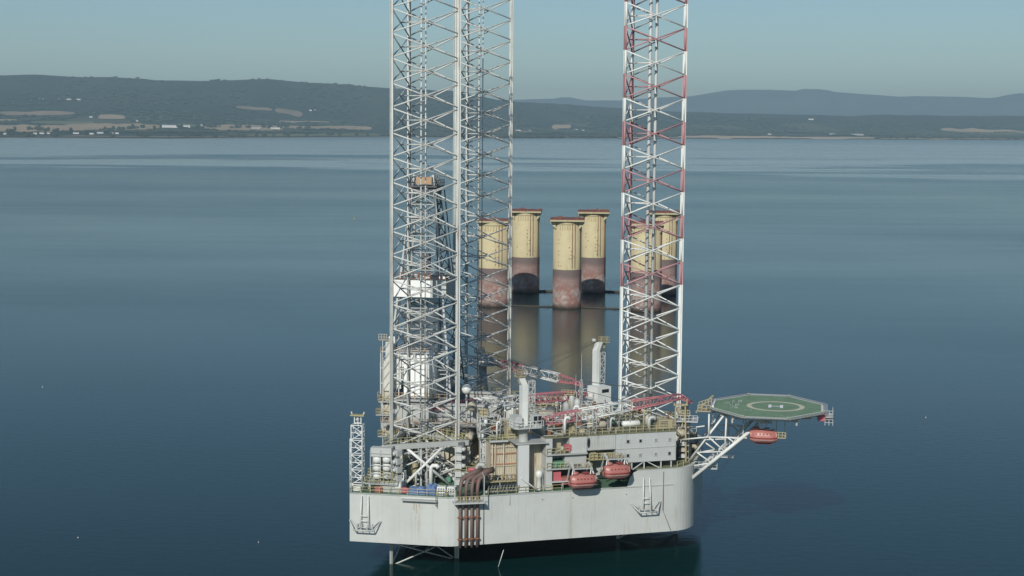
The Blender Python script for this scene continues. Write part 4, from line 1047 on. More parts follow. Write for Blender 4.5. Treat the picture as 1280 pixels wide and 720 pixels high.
b_.add([(.75,-.25,.014),(2.35,-.25,.014),(2.35,.25,.014),(.75,.25,.014)], [(0,1,2,3)])
b_.build('letter_h', M['bright'], t)
# worn painted lettering, not legible: rows of pale strokes
def strokes(x0, y0, nx, ny, dx, dy, seed):
    r_ = random.Random(seed); b_ = MB()
    for j in range(ny):
        for i in range(nx):
            xx, yy = x0+dx*i, y0+dy*j
            for k in range(3):
                ox, oy = r_.choice(((0,0),(.0,.32),(.0,.62))); 
                b_.add([(xx+oy*.9,yy,.012),(xx+oy*.9+.16,yy,.012),(xx+oy*.9+.16,yy+dy*.72,.012),(xx+oy*.9,yy+dy*.72,.012)], [(0,1,2,3)])
            b_.add([(xx,yy,.0125),(xx+.7,yy,.0125),(xx+.7,yy+.22,.0125),(xx,yy+.22,.0125)], [(0,1,2,3)])
            b_.add([(xx,yy+dy*.5,.013),(xx+.7,yy+dy*.5,.013),(xx+.7,yy+dy*.62,.013),(xx,yy+dy*.62,.013)], [(0,1,2,3)])
    return b_.build('worn_lettering', M['smudge'], t)
strokes(-8.2, 1.0, 2, 1, .95, 1.6, 1); strokes(-6.9, -3.6, 2, 4, .95, 1.55, 2); strokes(-6.6, 3.6, 2, 1, 1.05, 2.2, 3); strokes(-4.2, -5.4, 2, 1, .8, .7, 4)
b_ = MB(); b_.box(-10.0,-9.7,-3.6,3.6,.02,.3); b_.build('entry_sill', M['white'], t)
# under-deck beams
b_ = MB()
for y in (-9,-6,-3,0,3,6,9):
    w_ = 10.0 if abs(y) < 4 else 10.0-(abs(y)-3.9)*.78
    b_.beam((-w_,y,-.75),(w_,y,-.75),.2,.75)
b_.build('deck_beams', M['grey'], t)
b_ = MB()
for x in (-6, 0, 5.5): b_.beam((x,-9.5,-1.4),(x,9.5,-1.4),.3,.7)
b_.build('main_girders', M['grey'], t)
# stairs at the outboard end and at the inboard end
b_ = MB(); b_.box(10.6,12.0,-3.2,1.0,-1.2,-1.05)
for k in range(6): b_.box(10.6,11.9,-3.4+.6*k,-3.1+.6*k,-.9-.3*k,-.82-.3*k)
b_.rail([(10.6,-3.3,-1.0),(12.0,-3.3,-1.0),(12.0,1.0,-1.0)], step=.6, r=.05); b_.rail([(10.6,-3.3,-2.6),(12.0,-3.3,-2.6)], step=.6, r=.05); b_.build('outer_stair', M['lgrey'], t)
b_ = MB(); b_.box(-12.6,-10.3,-4.4,-1.2,-.8,-.65)
b_.rail([(-12.6,-4.4,-.65),(-10.3,-4.4,-.65)], step=.6, r=.06); b_.rail([(-12.6,-1.2,-.65),(-10.3,-1.2,.2)], step=.5, r=.06); b_.beam((-12.9,-4.0,-1.0),(-10.2,2.0,1.2),.3); b_.build('access_stair', M['ochre'], t)
b_ = MB(); b_.box(-16.6,-12.6,-4.4,.4,-2.9,-2.7); b_.rail([(-16.6,-4.4,-2.7),(-12.6,-4.4,-2.7)], step=.8, r=.05); b_.build('landing', M['lgrey'], t)
for x, y in ((-3.9,-12.2),(3.9,-12.2),(10.5,-3.9),(-10.5,-3.9),(-3.9,12.2),(3.9,12.2)):
    b_ = MB(); b_.lathe((x,y,.05), [(.16,0),(.16,.18),(.08,.26)], 8); b_.build('edge_light', M['ochre'], t)
b_ = MB(); b_.box(9.2,10.6,-3.4,-2.2,-1.8,-.5); b_.build('foam_box', M['pink'], t)

t = thing('helideck_truss', 'white tubular truss holding the helideck out from the bow', 'truss', 50, -7, 14)
def hp3(u, v, z): return Vector((u-50, v+7, z-14))
for v, sgn in ((-13.2, -1), (-1.0, 1)):
    K = hp3(48.2 if sgn < 0 else 49.4, v, 13.6); T = hp3(60.6, v, 24.6)
    b_ = MB(); b_.tube(K, T, .34, 10); b_.build('main_strut', M['white'], t)
    top0 = hp3(52.0, v, 25.0)
    b_ = MB(); b_.tube(hp3(48.0, v*.9, 17.0), hp3(54.4, v, 26.2), .2, 8); b_.build('inner_strut', M['white'], t)
    m1 = hp3(51.6, v, 21.9); n1 = hp3(54.6, v, 19.3); n0 = hp3(52.2, v, 17.1); m0 = hp3(49.5, v, 18.9)
    for a, c, r in ((m1, n1, .15), (m1, hp3(51.6, v, 26.2), .16), (m0, n1, .13), (m0, n0, .15), (m1, hp3(58.6, v, 22.0), .16), (n1, hp3(54.8, v, 26.2), .16),
                    (hp3(55.2, v, 22.0), hp3(57.4, v, 21.7), .14), (hp3(55.0, v, 22.0), n1+Vector((1.9,0,1.6)), .15), (hp3(57.9, v, 22.3), hp3(57.9, v, 26.2), .12), (hp3(46.8, v*.92, 21.0), m1, .14), (hp3(49.0, v, 16.4), n0, .14)):
        b_ = MB(); b_.tube(a, c, r, 7); b_.build('web_tube', M['white'], t)
b_ = MB()
for u_, z_ in ((51.6,21.9),(54.6,19.3),(60.4,24.4),(52.2,17.1)): b_.tube(hp3(u_,-13.2,z_), hp3(u_,-1.0,z_), .15, 7)
b_.tube(hp3(52.2,-13.2,17.1), hp3(54.6,-1,19.3), .1, 6); b_.tube(hp3(54.6,-13.2,19.3), hp3(60.4,-1,24.4), .1, 6)
b_.build('cross_tubes', M['white'], t)
b_ = MB()
a_, c_ = hp3(50.0,-11.6,14.7), hp3(58.5,-11.6,22.4)
b_.beam(a_, c_, .7, .08); b_.rail([tuple(a_+Vector((0,-.35,0))), tuple(c_+Vector((0,-.35,0)))], step=1, r=.04); b_.build('strut_ladder', M['lgrey'], t)
b_ = MB(); b_.box(1.6,6.0,1.2,3.0,2.6,2.75); b_.box(-1,3.2,-5,-3,1.6,1.8); b_.rail([(-1,-5,1.8),(3.2,-5,1.8)], step=.8, r=.05); b_.build('catwalk', M['lgrey'], t)
# stair and locker tower at the bow, between the block and the truss
t = thing('bow_tower', 'narrow cluttered equipment tower right of the accommodation block', 'tower', 46.9, -9.5, 16.7)
b_ = MB()
for x in (-.9,.9):
    for y in (-.9,.9): b_.beam((x,y,0),(x,y,8.4),.16)
b_.build('frame', M['dgrey'], t)
for k in range(7):
    b_ = MB(); b_.box(-.95,.95,-1.0,1.0,.5+k*1.15,.62+k*1.15); b_.box(-.6,.5,-.8,.6,.62+k*1.15,1.15+k*1.15); b_.build('shelf', M['tan' if k % 2 else 'lgrey'], t)
b_ = MB(); b_.lathe((-.6,-1.2,4.6), [(.6,0),(1.1,.4),(1.1,1.0),(.5,1.4)], 12); b_.build('lantern', M['tan'], t)
b_ = MB(); b_.box(-1.3,1.0,-1.2,1.2,8.3,8.45); b_.rail([(-1.3,-1.2,8.45),(1.0,-1.2,8.45)], step=.6, r=.06); b_.box(-.5,.6,-.5,.5,8.45,10.4); b_.build('top_stage', M['ochre'], t)
# ------------------------------------------------------------------ deck cargo and fittings
def tarp(label, u, v, L, wd, h, rot):
    mb = MB(); nx, ny = 12, 8; vs = []; fs = []
    for i in range(nx+1):
        for j in range(ny+1):
            x = (i/nx-.5); y = (j/ny-.5); e = max(abs(x), abs(y))*2
            z = h*(1-max(0, e-.55)**2*4.9)*(.85+.3*mnoise.noise(Vector((x*4+u, y*4, 0)))); z = max(0.02, z)
            vs.append((x*L, y*wd, z))
    for i in range(nx):
        for j in range(ny): a = i*(ny+1)+j; fs.append((a, a+ny+1, a+ny+2, a+1))
    mb.add(vs, fs, smooth=False); solo('tarpaulin_load', mb, M['blue'], label, 'tarpaulin', u, v, 13.8, rot, 'blue tarpaulins on the deck')
tarp('crumpled blue tarpaulin over a low load at the deck edge, the left one', 1.8, -35.0, 3.6, 2.2, 1.3, .1)
tarp('taller blue tarpaulin bundle, the right one at the deck edge', 4.5, -34.9, 2.2, 2.0, 1.9, -.2)
def crate(label, u, v, rot):
    t = thing('slotted_crate', label, 'crate', u, v, 13.8, rot, 'white slotted crates')
    b_ = MB(); b_.box(-.75,.75,-.6,.6,0,1.5); b_.build('box', M['white'], t)
    for i in range(3):
        for j in range(3): b_ = MB(); b_.box(-.58+.43*i,-.3+.43*i,-.63,-.602,.2+.42*j,.42+.42*j); b_.build('slot', M['dgrey'], t)
crate('white slotted crate right of the blue tarpaulins', 6.3, -35.1, .05); crate('white slotted crate nearest the brown pipes', 8.1, -34.9, -.1)
mb = MB(); mb.lathe((0,0,0), [(.75,0),(.8,.3),(.6,.9),(.2,1.0)], 12, 1.5, .8); solo('covered_reel', mb, M['pink'], 'faded red covered reel left of the blue tarpaulins', 'reel', -.6, -35.2, 13.8)
mb = MB(); mb.lathe((0,0,0), [(.4,0),(.45,.1),(.45,1.0),(.4,1.1)], 12, 1.8, .8); solo('red_drum', mb, M['orange'], 'orange red drum on the green deck near the burner mast', 'drum', -5.0, -35.9, 13.8)
tm = [(-.6,0),(0,.4),(.6,0)]
t = thing('cable_hoop', 'dark hoop standing on the deck edge left of the brown pipes', 'hoop', 7.4, -36.4, 13.8)
b_ = MB(); b_.path([(-.45,0,0),(-.4,0,.5),(0,0,.8),(.4,0,.5),(.45,0,0)], .08, 6); b_.build('hoop', M['dgrey'], t)

COLN = {'white':'white','lgrey':'pale grey','grey':'grey','cream':'cream','tan':'tan','blue2':'blue','orange2':'orange','pink':'faded red','ochre':'ochre','green2':'green','dgrey':'dark grey','rust':'rusty'}
M['blue2'] = paint('blue_container_paint', (.10,.19,.33), .55, .4, .3)
PLACE = []
def used_ok(u, v, r):
    for a, b2, q in PLACE:
        if (a-u)**2+(b2-v)**2 < (q+r)**2*.55: return False
    PLACE.append((u, v, r)); return True
def mk_container(lab, u, v, z, rot, m_, r_):
    t = thing('cargo_container', lab, 'container', u, v, z, rot, 'cargo containers on deck'); L = r_.choice((3.0,4.5,6.0)); h = r_.uniform(1.8,2.7)
    b_ = MB(); b_.box(-L/2,L/2,-1.2,1.2,.1,h); b_.build('body', M[m_], t)
    b_ = MB(); ribbed(b_, -L/2, L/2, -1.2, .2, h-.1, .4, .07); ribbed(b_, -1.2, 1.2, L/2, .2, h-.1, .4, .06, 'y', 1); b_.build('ribs', M[m_], t)
    b_ = MB(); 
    for x in (-L/2, L/2):
        for y in (-1.2, 1.2): b_.cbox((x,y,h/2+.05),(.16,.16,h+.1))
    b_.build('corner_posts', M['dgrey'], t)
def mk_tank(lab, u, v, z, rot, m_, r_):
    t = thing('storage_tank', lab, 'tank', u, v, z, rot, 'upright tanks on deck'); r = r_.uniform(.6,1.2); h = r_.uniform(1.8,3.6)
    b_ = MB(); b_.lathe((0,0,.2), [(r,0),(r,h),(r*.8,h+.25),(r*.25,h+.45)], 16); b_.build('vessel', M[m_], t)
    b_ = MB(); b_.lathe((0,0,.2+h*.5), [(r+.07,0),(r+.07,.12)], 16); b_.build('hoop', M['grey'], t)
    b_ = MB(); b_.beam((-.2,-r-.15,0),(-.2,-r-.15,h+.9),.06); b_.beam((.2,-r-.15,0),(.2,-r-.15,h+.9),.06)
    for k in range(int(h/.35)): b_.beam((-.2,-r-.15,.3+.35*k),(.2,-r-.15,.3+.35*k),.05)
    b_.build('ladder', M['ochre'], t)
def mk_htank(lab, u, v, z, rot, m_, r_):
    t = thing('lying_tank', lab, 'tank', u, v, z, rot, 'lying tanks on deck'); r = r_.uniform(.5,.9); L = r_.uniform(2.2,4)
    b_ = MB(); b_.path([(-L/2-.25,0,r+.4),(-L/2-.1,0,r+.4),(-L/2,0,r+.4),(L/2,0,r+.4),(L/2+.1,0,r+.4),(L/2+.25,0,r+.4)], [r*.4,r*.8,r,r,r*.8,r*.4], 14); b_.build('vessel', M[m_], t)
    for x in (-L*.3, L*.3): b_ = MB(); b_.cbox((x,0,.35),(.25,r*1.6,.7)); b_.build('saddle', M['dgrey'], t)
    b_ = MB(); b_.tube((0,0,2*r+.3),(0,0,2*r+.9),.12,6); b_.build('nozzle', M['grey'], t)
def mk_vent(lab, u, v, z, rot, m_, r_):
    t = thing('vent_pipe', lab, 'vent', u, v, z, rot, 'vent pipes on deck'); h = r_.uniform(1.6,4.0); r = r_.uniform(.16,.4)
    b_ = MB(); b_.path([(0,0,0),(0,0,h),(.25*r/.3,0,h+.4),(.8*r/.3,0,h+.45),(1.1*r/.3,0,h+.05)], [r,r,r,r,r*1.25], 10); b_.build('pipe', M[m_], t)
    b_ = MB(); b_.lathe((0,0,0), [(r*1.7,0),(r*1.7,.15)], 10); b_.build('flange', M['dgrey'], t)
def mk_gen(lab, u, v, z, rot, m_, r_):
    t = thing('generator_unit', lab, 'generator', u, v, z, rot, 'generator units on deck'); L = r_.uniform(2.2,3.6); h = r_.uniform(1.5,2.4)
    b_ = MB(); b_.box(-L/2,L/2,-.9,.9,.2,h); b_.build('housing', M[m_], t)
    for k in range(4): b_ = MB(); b_.box(-L/2+.2,L/2-.9,-.96,-.9,.5+.28*k,.62+.28*k); b_.build('louvre', M['dgrey'], t)
    b_ = MB(); b_.path([(L*.3,0,h),(L*.3,0,h+.8),(L*.3+.2,0,h+1.1),(L*.3+.7,0,h+1.15)], .14, 8); b_.build('exhaust', M['rust'], t)
    b_ = MB(); b_.box(-L/2-.1,L/2+.1,-1,1,0,.2); b_.build('skid', M['ochre'], t)
def mk_winch(lab, u, v, z, rot, m_, r_):
    t = thing('deck_winch', lab, 'winch', u, v, z, rot, 'winches on deck')
    b_ = MB(); b_.tube((-.8,0,.9),(.8,0,.9),.5,14); b_.tube((-.85,0,.9),(-.78,0,.9),.8,14); b_.tube((.78,0,.9),(.85,0,.9),.8,14); b_.build('drum', M['cable'], t)
    for x in (-1.0, 1.0): b_ = MB(); b_.add([(x-.08,-.8,0),(x-.08,.8,0),(x-.08,.3,1.2),(x-.08,-.3,1.2),(x+.08,-.8,0),(x+.08,.8,0),(x+.08,.3,1.2),(x+.08,-.3,1.2)], [(0,1,2,3),(7,6,5,4),(0,4,5,1),(1,5,6,2),(2,6,7,3),(3,7,4,0)]); b_.build('side_frame', M[m_], t)
    b_ = MB(); b_.box(1.1,1.9,-.4,.4,.2,1.1); b_.build('motor', M['green2'], t)
def mk_piperack(lab, u, v, z, rot, m_, r_):
    t = thing('pipe_rack', lab, 'pipe rack', u, v, z, rot, 'racks of drill pipe on deck'); L = r_.uniform(5,8)
    for j in range(3):
        for k in range(5-j): b_ = MB(); b_.tube((-L/2,-.9+.4*k+.2*j,.4+.33*j),(L/2,-.9+.4*k+.2*j,.4+.33*j),.15,7); b_.build('pipe', M[r_.choice((m_,'brown','grey'))], t)
    for x in (-L*.35, L*.35): b_ = MB(); b_.box(x-.1,x+.1,-1.2,1.2,0,.22); b_.beam((x,-1.2,0),(x,-1.2,1.5),.12); b_.beam((x,1.2,0),(x,1.2,1.5),.12); b_.build('stanchion', M['ochre'], t)
def mk_mast(lab, u, v, z, rot, m_, r_):
    t = thing('light_mast', lab, 'light mast', u, v, z, rot, 'floodlight masts on deck'); h = r_.uniform(3,5.5)
    b_ = MB(); b_.tube((0,0,0),(0,0,h),.09,6); b_.build('pole', M['lgrey'], t)
    b_ = MB(); b_.beam((-.6,0,h),(.6,0,h),.08); b_.build('crossbar', M['lgrey'], t)
    for x in (-.5, .5): b_ = MB(); b_.cbox((x,-.12,h+.12),(.34,.2,.26)); b_.build('floodlight', M['white'], t)
def mk_walk(lab, u, v, z, rot, m_, r_):
    t = thing('walkway', lab, 'walkway', u, v, z, rot, 'raised walkways on deck'); L = r_.uniform(4,8); h = r_.uniform(.8,2.2)
    b_ = MB(); b_.box(-L/2,L/2,-.5,.5,h,h+.1); b_.build('grating', M['olive'], t)
    b_ = MB(); b_.rail([(-L/2,-.5,h+.1),(L/2,-.5,h+.1)], step=1, r=.055); b_.rail([(-L/2,.5,h+.1),(L/2,.5,h+.1)], step=1, r=.055); b_.build('handrail', M['ochre'], t)
    b_ = MB()
    for x in (-L/2+.2, 0, L/2-.2): b_.beam((x,-.4,0),(x,-.4,h),.12); b_.beam((x,.4,0),(x,.4,h),.12)
    b_.build('posts', M['grey'], t)
def mk_frame(lab, u, v, z, rot, m_, r_):
    t = thing('equipment_frame', lab, 'equipment frame', u, v, z, rot, 'open equipment frames on deck'); L = r_.uniform(2,4); h = r_.uniform(2.2,4.2); d = r_.uniform(1.4,2.4)
    b_ = MB(); b_.truss((0,0,0),(0,0,h),L,d,3,.08,.05,up=(0,1,0)); b_.build('frame', M[m_], t)
    for k in range(5):
        a, c = r_.uniform(-L/2+.4,L/2-.4), r_.uniform(-d/2+.3,d/2-.3); z_ = r_.choice((.1,h*.33,h*.66))
        b_ = MB()
        if r_.random() < .5: b_.cbox((a,c,z_+.4),(r_.uniform(.5,1.1),r_.uniform(.4,.9),.8))
        else: b_.lathe((a,c,z_), [(.3,0),(.34,.1),(.34,.8),(.15,1.0)], 10)
        b_.build('equipment', M[r_.choice(('white','lgrey','dgrey','ochre','rust','cream'))], t)
MK = dict(container=mk_container, tank=mk_tank, htank=mk_htank, vent=mk_vent, gen=mk_gen, winch=mk_winch, pipes=mk_piperack, mast=mk_mast, walk=mk_walk, frame=mk_frame)
NM = dict(container='ribbed cargo container', tank='upright tank with a ladder', htank='lying tank on saddles', vent='goosenecked vent pipe', gen='boxy generator unit', winch='deck winch with a dark drum', pipes='rack of stacked drill pipe', mast='floodlight mast', walk='raised railed walkway', frame='open frame full of small equipment')
RR = dict(container=2.2, tank=1.2, htank=1.8, vent=.7, gen=1.8, winch=1.4, pipes=3.2, mast=.6, walk=2.6, frame=1.7)
ZONES = [ # u0,u1,v0,v1,z, where, kinds, count
 (10,32,-15,-5,20.2,'on the machinery house roof, near edge','walk frame gen htank vent mast tank winch frame frame',26),
 (10,32,-5,6,20.2,'in the middle of the machinery house roof','pipes frame container gen vent tank frame walk',20),
 (10,32,6,16,20.2,'on the machinery house roof, far edge','container frame tank vent walk frame',16),
 (11,14,-30,-26.5,13.8,'left of the tank house','frame tank vent frame',5),
 (13,19,-26,-18,13.8,'between the tank house and the machinery house','frame tank vent gen frame',7),
 (-8,7,-16.5,-10,19.0,'on the cream pump house roof','frame vent tank gen walk frame htank',12),
 (9,12,-27,-18,13.8,'behind the brown pipes','frame tank frame vent',5),
 (-7,5,-33,-20,13.8,'on the deck under the nearest leg','tank frame vent gen winch',12),
 (10.5,21,20,30,18.6,'on the tan house roof at the far side','frame tank vent gen walk',10),
 (26,34,21,25,18.2,'on the small stores house roof','vent frame tank',4),
 (40,48,-9,9,16.7,'on the forecastle by the red and white leg','tank frame vent winch mast',9),
 (-8.5,-5,-12,12,13.8,'on the deck at the aft edge','tank frame vent',6),
 (22,34,26,28,13.8,'on the far side deck','tank vent frame',4)]
CC = ['white','lgrey','grey','cream','tan','ochre','lgrey','grey','dgrey','tan','rust','lgrey','grey','pink']
def scatter(zones):
    for (u0,u1,v0,v1,z,where,kinds,cnt) in zones:
        ks = kinds.split(); n_ = 0; tries = 0
        while n_ < cnt and tries < 400:
            tries += 1; k = rnd.choice(ks); u = rnd.uniform(u0,u1); v = rnd.uniform(v0,v1)
            if not used_ok(u, v, RR[k]): continue
            m_ = rnd.choice(CC) if k not in ('winch','frame','walk','mast') else rnd.choice(('lgrey','grey','ochre','dgrey','white'))
            rot = rnd.choice((0, PI/2, 0, PI, sr))+rnd.uniform(-.04,.04)
            MK[k](' '.join(('%s %s %s' % (COLN[m_], NM[k], where)).split()[:16]), u, v, z, rot, m_, rnd); n_ += 1
scatter(ZONES)
# roof of the accommodation block and ribbed modules
PLACE = []
for k, s, nn, m_ in (('frame',13.5,4,'lgrey'),('vent',15.4,2.5,'white'),('gen',17,5,'ochre'),('frame',19.4,3.2,'grey'),('mast',20.5,1.8,'lgrey'),('htank',22,4.5,'cream'),('vent',24.2,2.6,'lgrey'),('walk',26.5,4.8,'ochre'),('frame',28.2,8.5,'lgrey'),('winch',25.2,7.8,'pink'),('vent',30.5,2.2,'ochre'),('vent',32,3.4,'lgrey'),('tank',33.2,7,'white'),('gen',35,3.5,'ochre'),('frame',32,9.5,'ochre'),('htank',29,4.8,'white'),('vent',18.4,7.4,'tan')):
    p = S(s, nn, 0); z = 23.5 if s > 19.3 else 23.3
    MK[k]('%s %s on the roof of the %s' % (COLN[m_], NM[k], 'accommodation block' if s > 24.7 else ('ribbed module' if s > 19.3 else 'three level module')), p.x, p.y, z, sr, m_, rnd)
for s, nn, k, m_ in ((2.8,8,'frame','lgrey'),(4,7,'vent','white'),(5.5,9,'walk','ochre'),(7,7,'gen','ochre'),(3.0,11,'frame','grey'),(8,4,'vent','cream')):
    p = S(s, nn, 0); MK[k]('%s %s on the tank house roof' % (COLN[m_], NM[k]), p.x, p.y, 22.5, sr, m_, rnd)
# grey upright column left of the near crane
t = thing('exhaust_column', 'tall pale grey lattice column left of the near crane', 'column', 11.7, -25, 13.8)
b_ = MB(); b_.truss((0,0,0),(0,0,12.6),.9,.9,9,.1,.06,up=(0,1,0)); b_.build('lattice', M['lgrey'], t)
b_ = MB(); b_.tube((0,0,0),(0,0,12.0),.33,10); b_.build('duct', M['lgrey'], t)
b_ = MB(); b_.box(-.9,.9,-.9,.9,12.4,12.6); b_.rail([(-.9,-.9,12.6),(.9,-.9,12.6)], h=1.2, step=.6, r=.06); b_.cbox((0,0,13.2),(1.3,.8,1.2)); b_.build('top_box', M['ochre'], t)
# domes
def dome(label, u, v, z0, z, r, m_):
    t = thing('radome', label, 'radome', u, v, z0, 0, 'round domes on posts')
    b_ = MB(); b_.lathe((0,0,z-z0), [(r*math.cos(a*PI/12), r*math.sin(a*PI/12)) for a in range(-5, 7)], 18); b_.build('dome', M[m_], t)
    b_ = MB(); b_.tube((0,0,0),(0,0,z-z0-r*.7),.18,8); b_.build('post', M['grey'], t)
dome('white dome on a post just right of the nearest leg', 5.4, -10.5, 19.0, 28.6, .95, 'white')
dome('cream dome below the white one, between the grey legs', 6.6, -11, 19.0, 25.4, .95, 'tan')
# aerial masts near the far crane
for i, (u, v, h, lab) in enumerate(((23.9,15,12.5,'thin whip aerial left of the far crane cab, the tallest one'),(22.8,14.6,8.0,'shorter thin aerial left of the tallest whip aerial'))):
    t = thing('aerial', lab, 'aerial', u, v, 20.2, 0, 'whip aerials')
    b_ = MB(); b_.tube((0,0,0),(0,0,h),.08,6,.03); b_.build('whip', M['lgrey'], t)
    b_ = MB(); b_.truss((0,0,0),(0,0,h*.55),.5,.5,6,.05,.03,up=(0,1,0)); b_.build('lattice_base', M['lgrey'], t)
t = thing('silo', 'pair of pale upright silos left of the far crane cab', 'silo', 21.4, 14.2, 20.2)
for x in (-.7, .7): b_ = MB(); b_.lathe((x,0,0), [(.55,0),(.6,3.6),(.35,4.0)], 14); b_.build('silo_body', M['lgrey'], t)
b_ = MB(); b_.box(-1.3,1.3,-.7,.7,3.9,4.05); b_.rail([(-1.3,-.7,4.05),(1.3,-.7,4.05)], h=.9, step=.6, r=.05); b_.build('top_walk', M['ochre'], t)
# ------------------------------------------------------------------ concrete columns in the bay
mt, n, b = newmat('column_concrete'); M['column'] = mt
tc = n.nodes.new('ShaderNodeTexCoord'); sz = n.nodes.new('ShaderNodeSeparateXYZ'); n.links.new(tc.outputs['Object'], sz.inputs[0])
wob = noise(n, .25, detail=5); 
ad = n.nodes.new('ShaderNodeMath'); ad.operation = 'MULTIPLY_ADD'; n.links.new(wob, ad.inputs[0]); ad.inputs[1].default_value = 2.2; n.links.new(sz.outputs[2], ad.inputs[2])
hz_ = ad.outputs[0]
f = ramp(n, noise(n, .16, detail=7, rough=.7), .40, .66)
yel = mixc(n, f, (.55,.485,.28), (.49,.415,.26))
st = ramp(n, noise(n, 1.0, detail=5, sc=(.55,.55,.045)), .58, .72, 0, .55)
yel = mixc(n, st, yel, (.24,.15,.08))
sp = ramp(n, noise(n, .5, detail=3), .66, .70, 0, .6); yel = mixc(n, sp, yel, (.30,.20,.11))
g = ramp(n, noise(n, .7, detail=8, rough=.8), .40, .60)
gro = mixc(n, g, (.235,.175,.155), (.46,.38,.335))
low = ramp(n, noise(n, .22, detail=6, rough=.7), .45, .6); gro = mixc(n, low, gro, (.27,.14,.11))
redz = ramp(n, hz_, 8.5, 12.5, 0, .7); gro = mixc(n, redz, gro, (.24,.15,.135))
band = mixc(n, ramp(n, hz_, 13.2, 15.5), gro, (.15,.115,.105))
band2 = mixc(n, ramp(n, sz.outputs[2], 16.7, 16.9), band, yel)
dk = ramp(n, hz_, 1.4, 3.6); band2 = mixc(n, dk, (.055,.035,.026), band2)
n.links.new(band2, b.inputs['Base Color']); b.inputs['Roughness'].default_value = .85
M['caprust'] = paint('rusty_column_cap', (.21,.075,.055), .8, .4, .5)
M['captan'] = paint('column_cap_paint', (.52,.46,.28), .7, .4, .6)
def column(label, x, y, r, h, capw, rot, pipes=True):
    t = empty('concrete_column', (x, y, 0), rot, label, 'column', 'flooded columns standing in the bay')
    b_ = MB(); b_.lathe((0,0,0), [(r*.995,-2),(r,0),(r*1.0,16.8),(r*.99,17),(r*.99,h-3.0)], 40); b_.build('shaft', M['column'], t)
    b_ = MB(); b_.lathe((0,0,0), [(r*.98,h-3.2),(r*1.02,h-2.8),(r*1.04,h-1.6)], 32); b_.box(-capw/2,capw/2,-capw/2,capw/2,h-1.5,h-.75); b_.build('cap', M['captan'], t)
    b_ = MB(); b_.box(-capw/2-.1,capw/2+.1,-capw/2-.1,capw/2+.1,h-.75,h-.35)
    for i in range(9):
        a = rnd.uniform(-capw/2.3,capw/2.3); c = rnd.uniform(-capw/2.3,capw/2.3); b_.box(a,a+rnd.uniform(.4,1.4),c,c+rnd.uniform(.4,1.2),h-.35,h+rnd.uniform(.0,.4))
    b_.build('cap_top', M['caprust'], t)
    for sx in (-1, 1):
        for yy in (-capw*.30, capw*.30):
            b_ = MB(); x0, x1 = sx*r*.80, sx*capw/2
            b_.add([(x0,yy-.25,h-1.6),(x1,yy-.25,h-1.6),(x1,yy-.25,h-2.3),(x0,yy-.25,h-5.0),(x0,yy+.25,h-1.6),(x1,yy+.25,h-1.6),(x1,yy+.25,h-2.3),(x0,yy+.25,h-5.0)],
                   [(0,1,2,3),(7,6,5,4),(0,4,5,1),(1,5,6,2),(2,6,7,3),(3,7,4,0)] if sx > 0 else [(3,2,1,0),(4,5,6,7),(1,5,4,0),(2,6,5,1),(3,7,6,2),(0,4,7,3)])
            b_.build('bracket', M['captan'], t)
    b_ = MB()
    for k in range(-3, 4): 
        a = -PI/2+k*.17; rr = r+.08
        b_.cbox((rr*math.cos(a), rr*math.sin(a), h-4.1), (.32,.3,1.9), a)
    b_.build('fender_bars', M['captan'], t)
    if pipes:
        for a in (-PI/2+.35, -PI/2+.55, -PI/2+1.0):
            b_ = MB(); b_.tube(((r+.2)*math.cos(a),(r+.2)*math.sin(a),8 if a>-.8 else 17.5), ((r+.2)*math.cos(a),(r+.2)*math.sin(a),h-2.2), .12, 6); b_.build('side_pipe', M['rust'], t)
    b_ = MB()
    for k in range(14):
        a = -PI/2+rnd.choice((-.62,-.42,.15,.3)); z = 18.5+1.6*(k % 8)
        b_.cbox((r*math.cos(a), r*math.sin(a), z), (.35,.12,.35), a+PI/2)
    b_.build('port_cover', M['rust'], t)
    return t
ROT = math.radians(-3)
column('nearest concrete column, seen whole between the rig legs, with rusty cap', 23.9, 692.5, 6.25, 39.2, 14.6, ROT)
column('concrete column standing just behind and right of the nearest whole one', 38.4, 757.0, 6.0, 39.2, 14.6, ROT)
column('tall concrete column at the right side of the far-side grey leg', 6.4, 756.0, 6.6, 39.4, 14.6, ROT)
column('yellowish concrete column seen through the far-side grey leg', -7.9, 697.0, 6.9, 38.2, 14.6, ROT)
column('near concrete column seen through the red and white leg', 57.4, 684.0, 6.9, 38.4, 14.6, ROT)
column('far concrete column showing at the right of the red and white leg', 71.3, 750.0, 6.2, 39.4, 14.6, ROT)
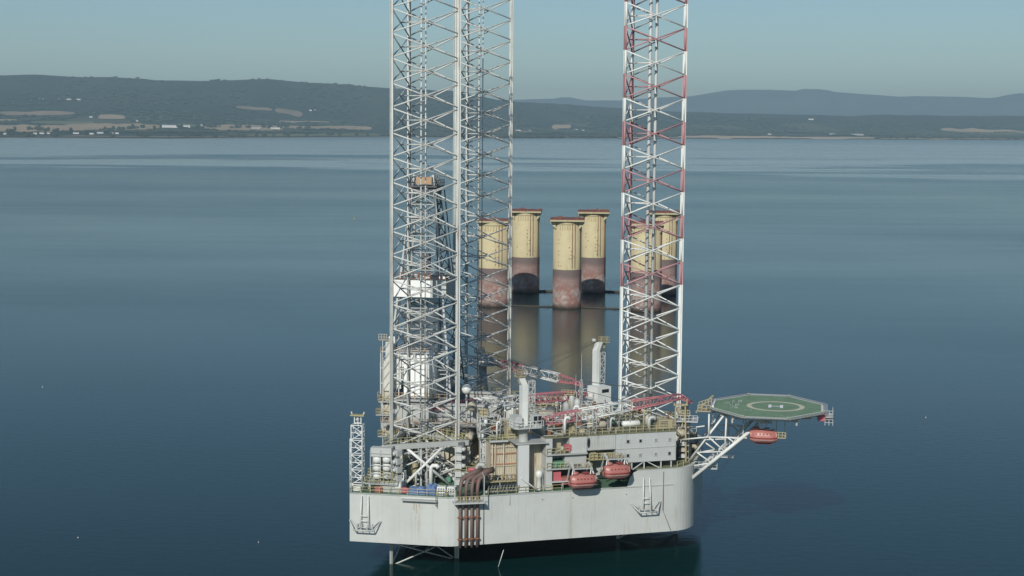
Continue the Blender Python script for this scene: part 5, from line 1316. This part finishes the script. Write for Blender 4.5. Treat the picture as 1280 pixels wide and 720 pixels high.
def float_pipe(label, a, c, r):
    a = Vector(a); c = Vector(c); m_ = (a+c)/2
    b_ = MB(m_); b_.tube(a, c, r, 8)
    L = (c-a).length
    for i in range(int(L/4)):
        p = a.lerp(c, (i+.5)/int(L/4)); b_.cbox((p.x,p.y,p.z+r*.8), (.6,.6,.5))
    o = b_.build('floating_boom', M['floatp']); o.location = m_; tag(o, label, 'floating boom', 'dark pipes lying on the water between the columns')
M['floatp'] = flat('dark_float_pipe', (.07,.06,.045), .8)
M['floatd'] = flat('dark_weed', (.05,.045,.035), .8)
float_pipe('dark floating boom between the yellowish column and the nearest whole one', (-1,695,.2), (18,692,.2), .32)
float_pipe('dark floating boom running right from the nearest whole column to the red and white leg', (30,690,.2), (51,685,.2), .32)
float_pipe('dark floating boom between the two rear columns left of the red and white leg', (13,756,.3), (32.5,757,.3), .55)
float_pipe('dark floating boom behind, running to the far column at the red and white leg', (44.4,757,.3), (65.2,751,.3), .55)
# buoys
def buoy(label, x, y, s, m):
    t = empty('buoy', (x, y, 0), 0, label, 'buoy', 'small floats on the water')
    b_ = MB(); b_.lathe((0,0,0), [(.5*s,-.3*s),(.8*s,0),(.7*s,.45*s),(.25*s,.7*s)], 12); b_.build('float', m, t)
    b_ = MB(); b_.lathe((0,0,0), [(.12*s,.6*s),(.1*s,1.9*s),(.3*s,2.0*s),(.3*s,2.4*s)], 8); b_.build('topmark', M['yellow'], t)
buoy('yellowish buoy far out on the water left of the rig', -131, 1325, 1.1, M['yellow'])
buoy('tiny white float near the left edge of the picture', -139.6, 471, .22, M['white'])
buoy('tiny white float in the lower left water', -82.2, 298, .16, M['white'])
buoy('tiny white float between the lower left corner and the hull', -47.5, 295.7, .14, M['white'])
buoy('tiny white float right of the helideck', 113.5, 432, .2, M['white'])
# ------------------------------------------------------------------ haze
mt = D.materials.new('haze_air'); mt.use_nodes = True; n = mt.node_tree; n.nodes.clear()
o_ = n.nodes.new('ShaderNodeOutputMaterial'); pv = n.nodes.new('ShaderNodeVolumePrincipled')
pv.inputs['Color'].default_value = (.56,.80,.90,1); pv.inputs['Density'].default_value = HAZE_D
pv.inputs['Anisotropy'].default_value = 0.0
n.links.new(pv.outputs[0], o_.inputs['Volume'])
hz = MB().box(-26000,26000,-1000,30500,-4,760).build('haze', mt); tag(hz, kind='stuff')
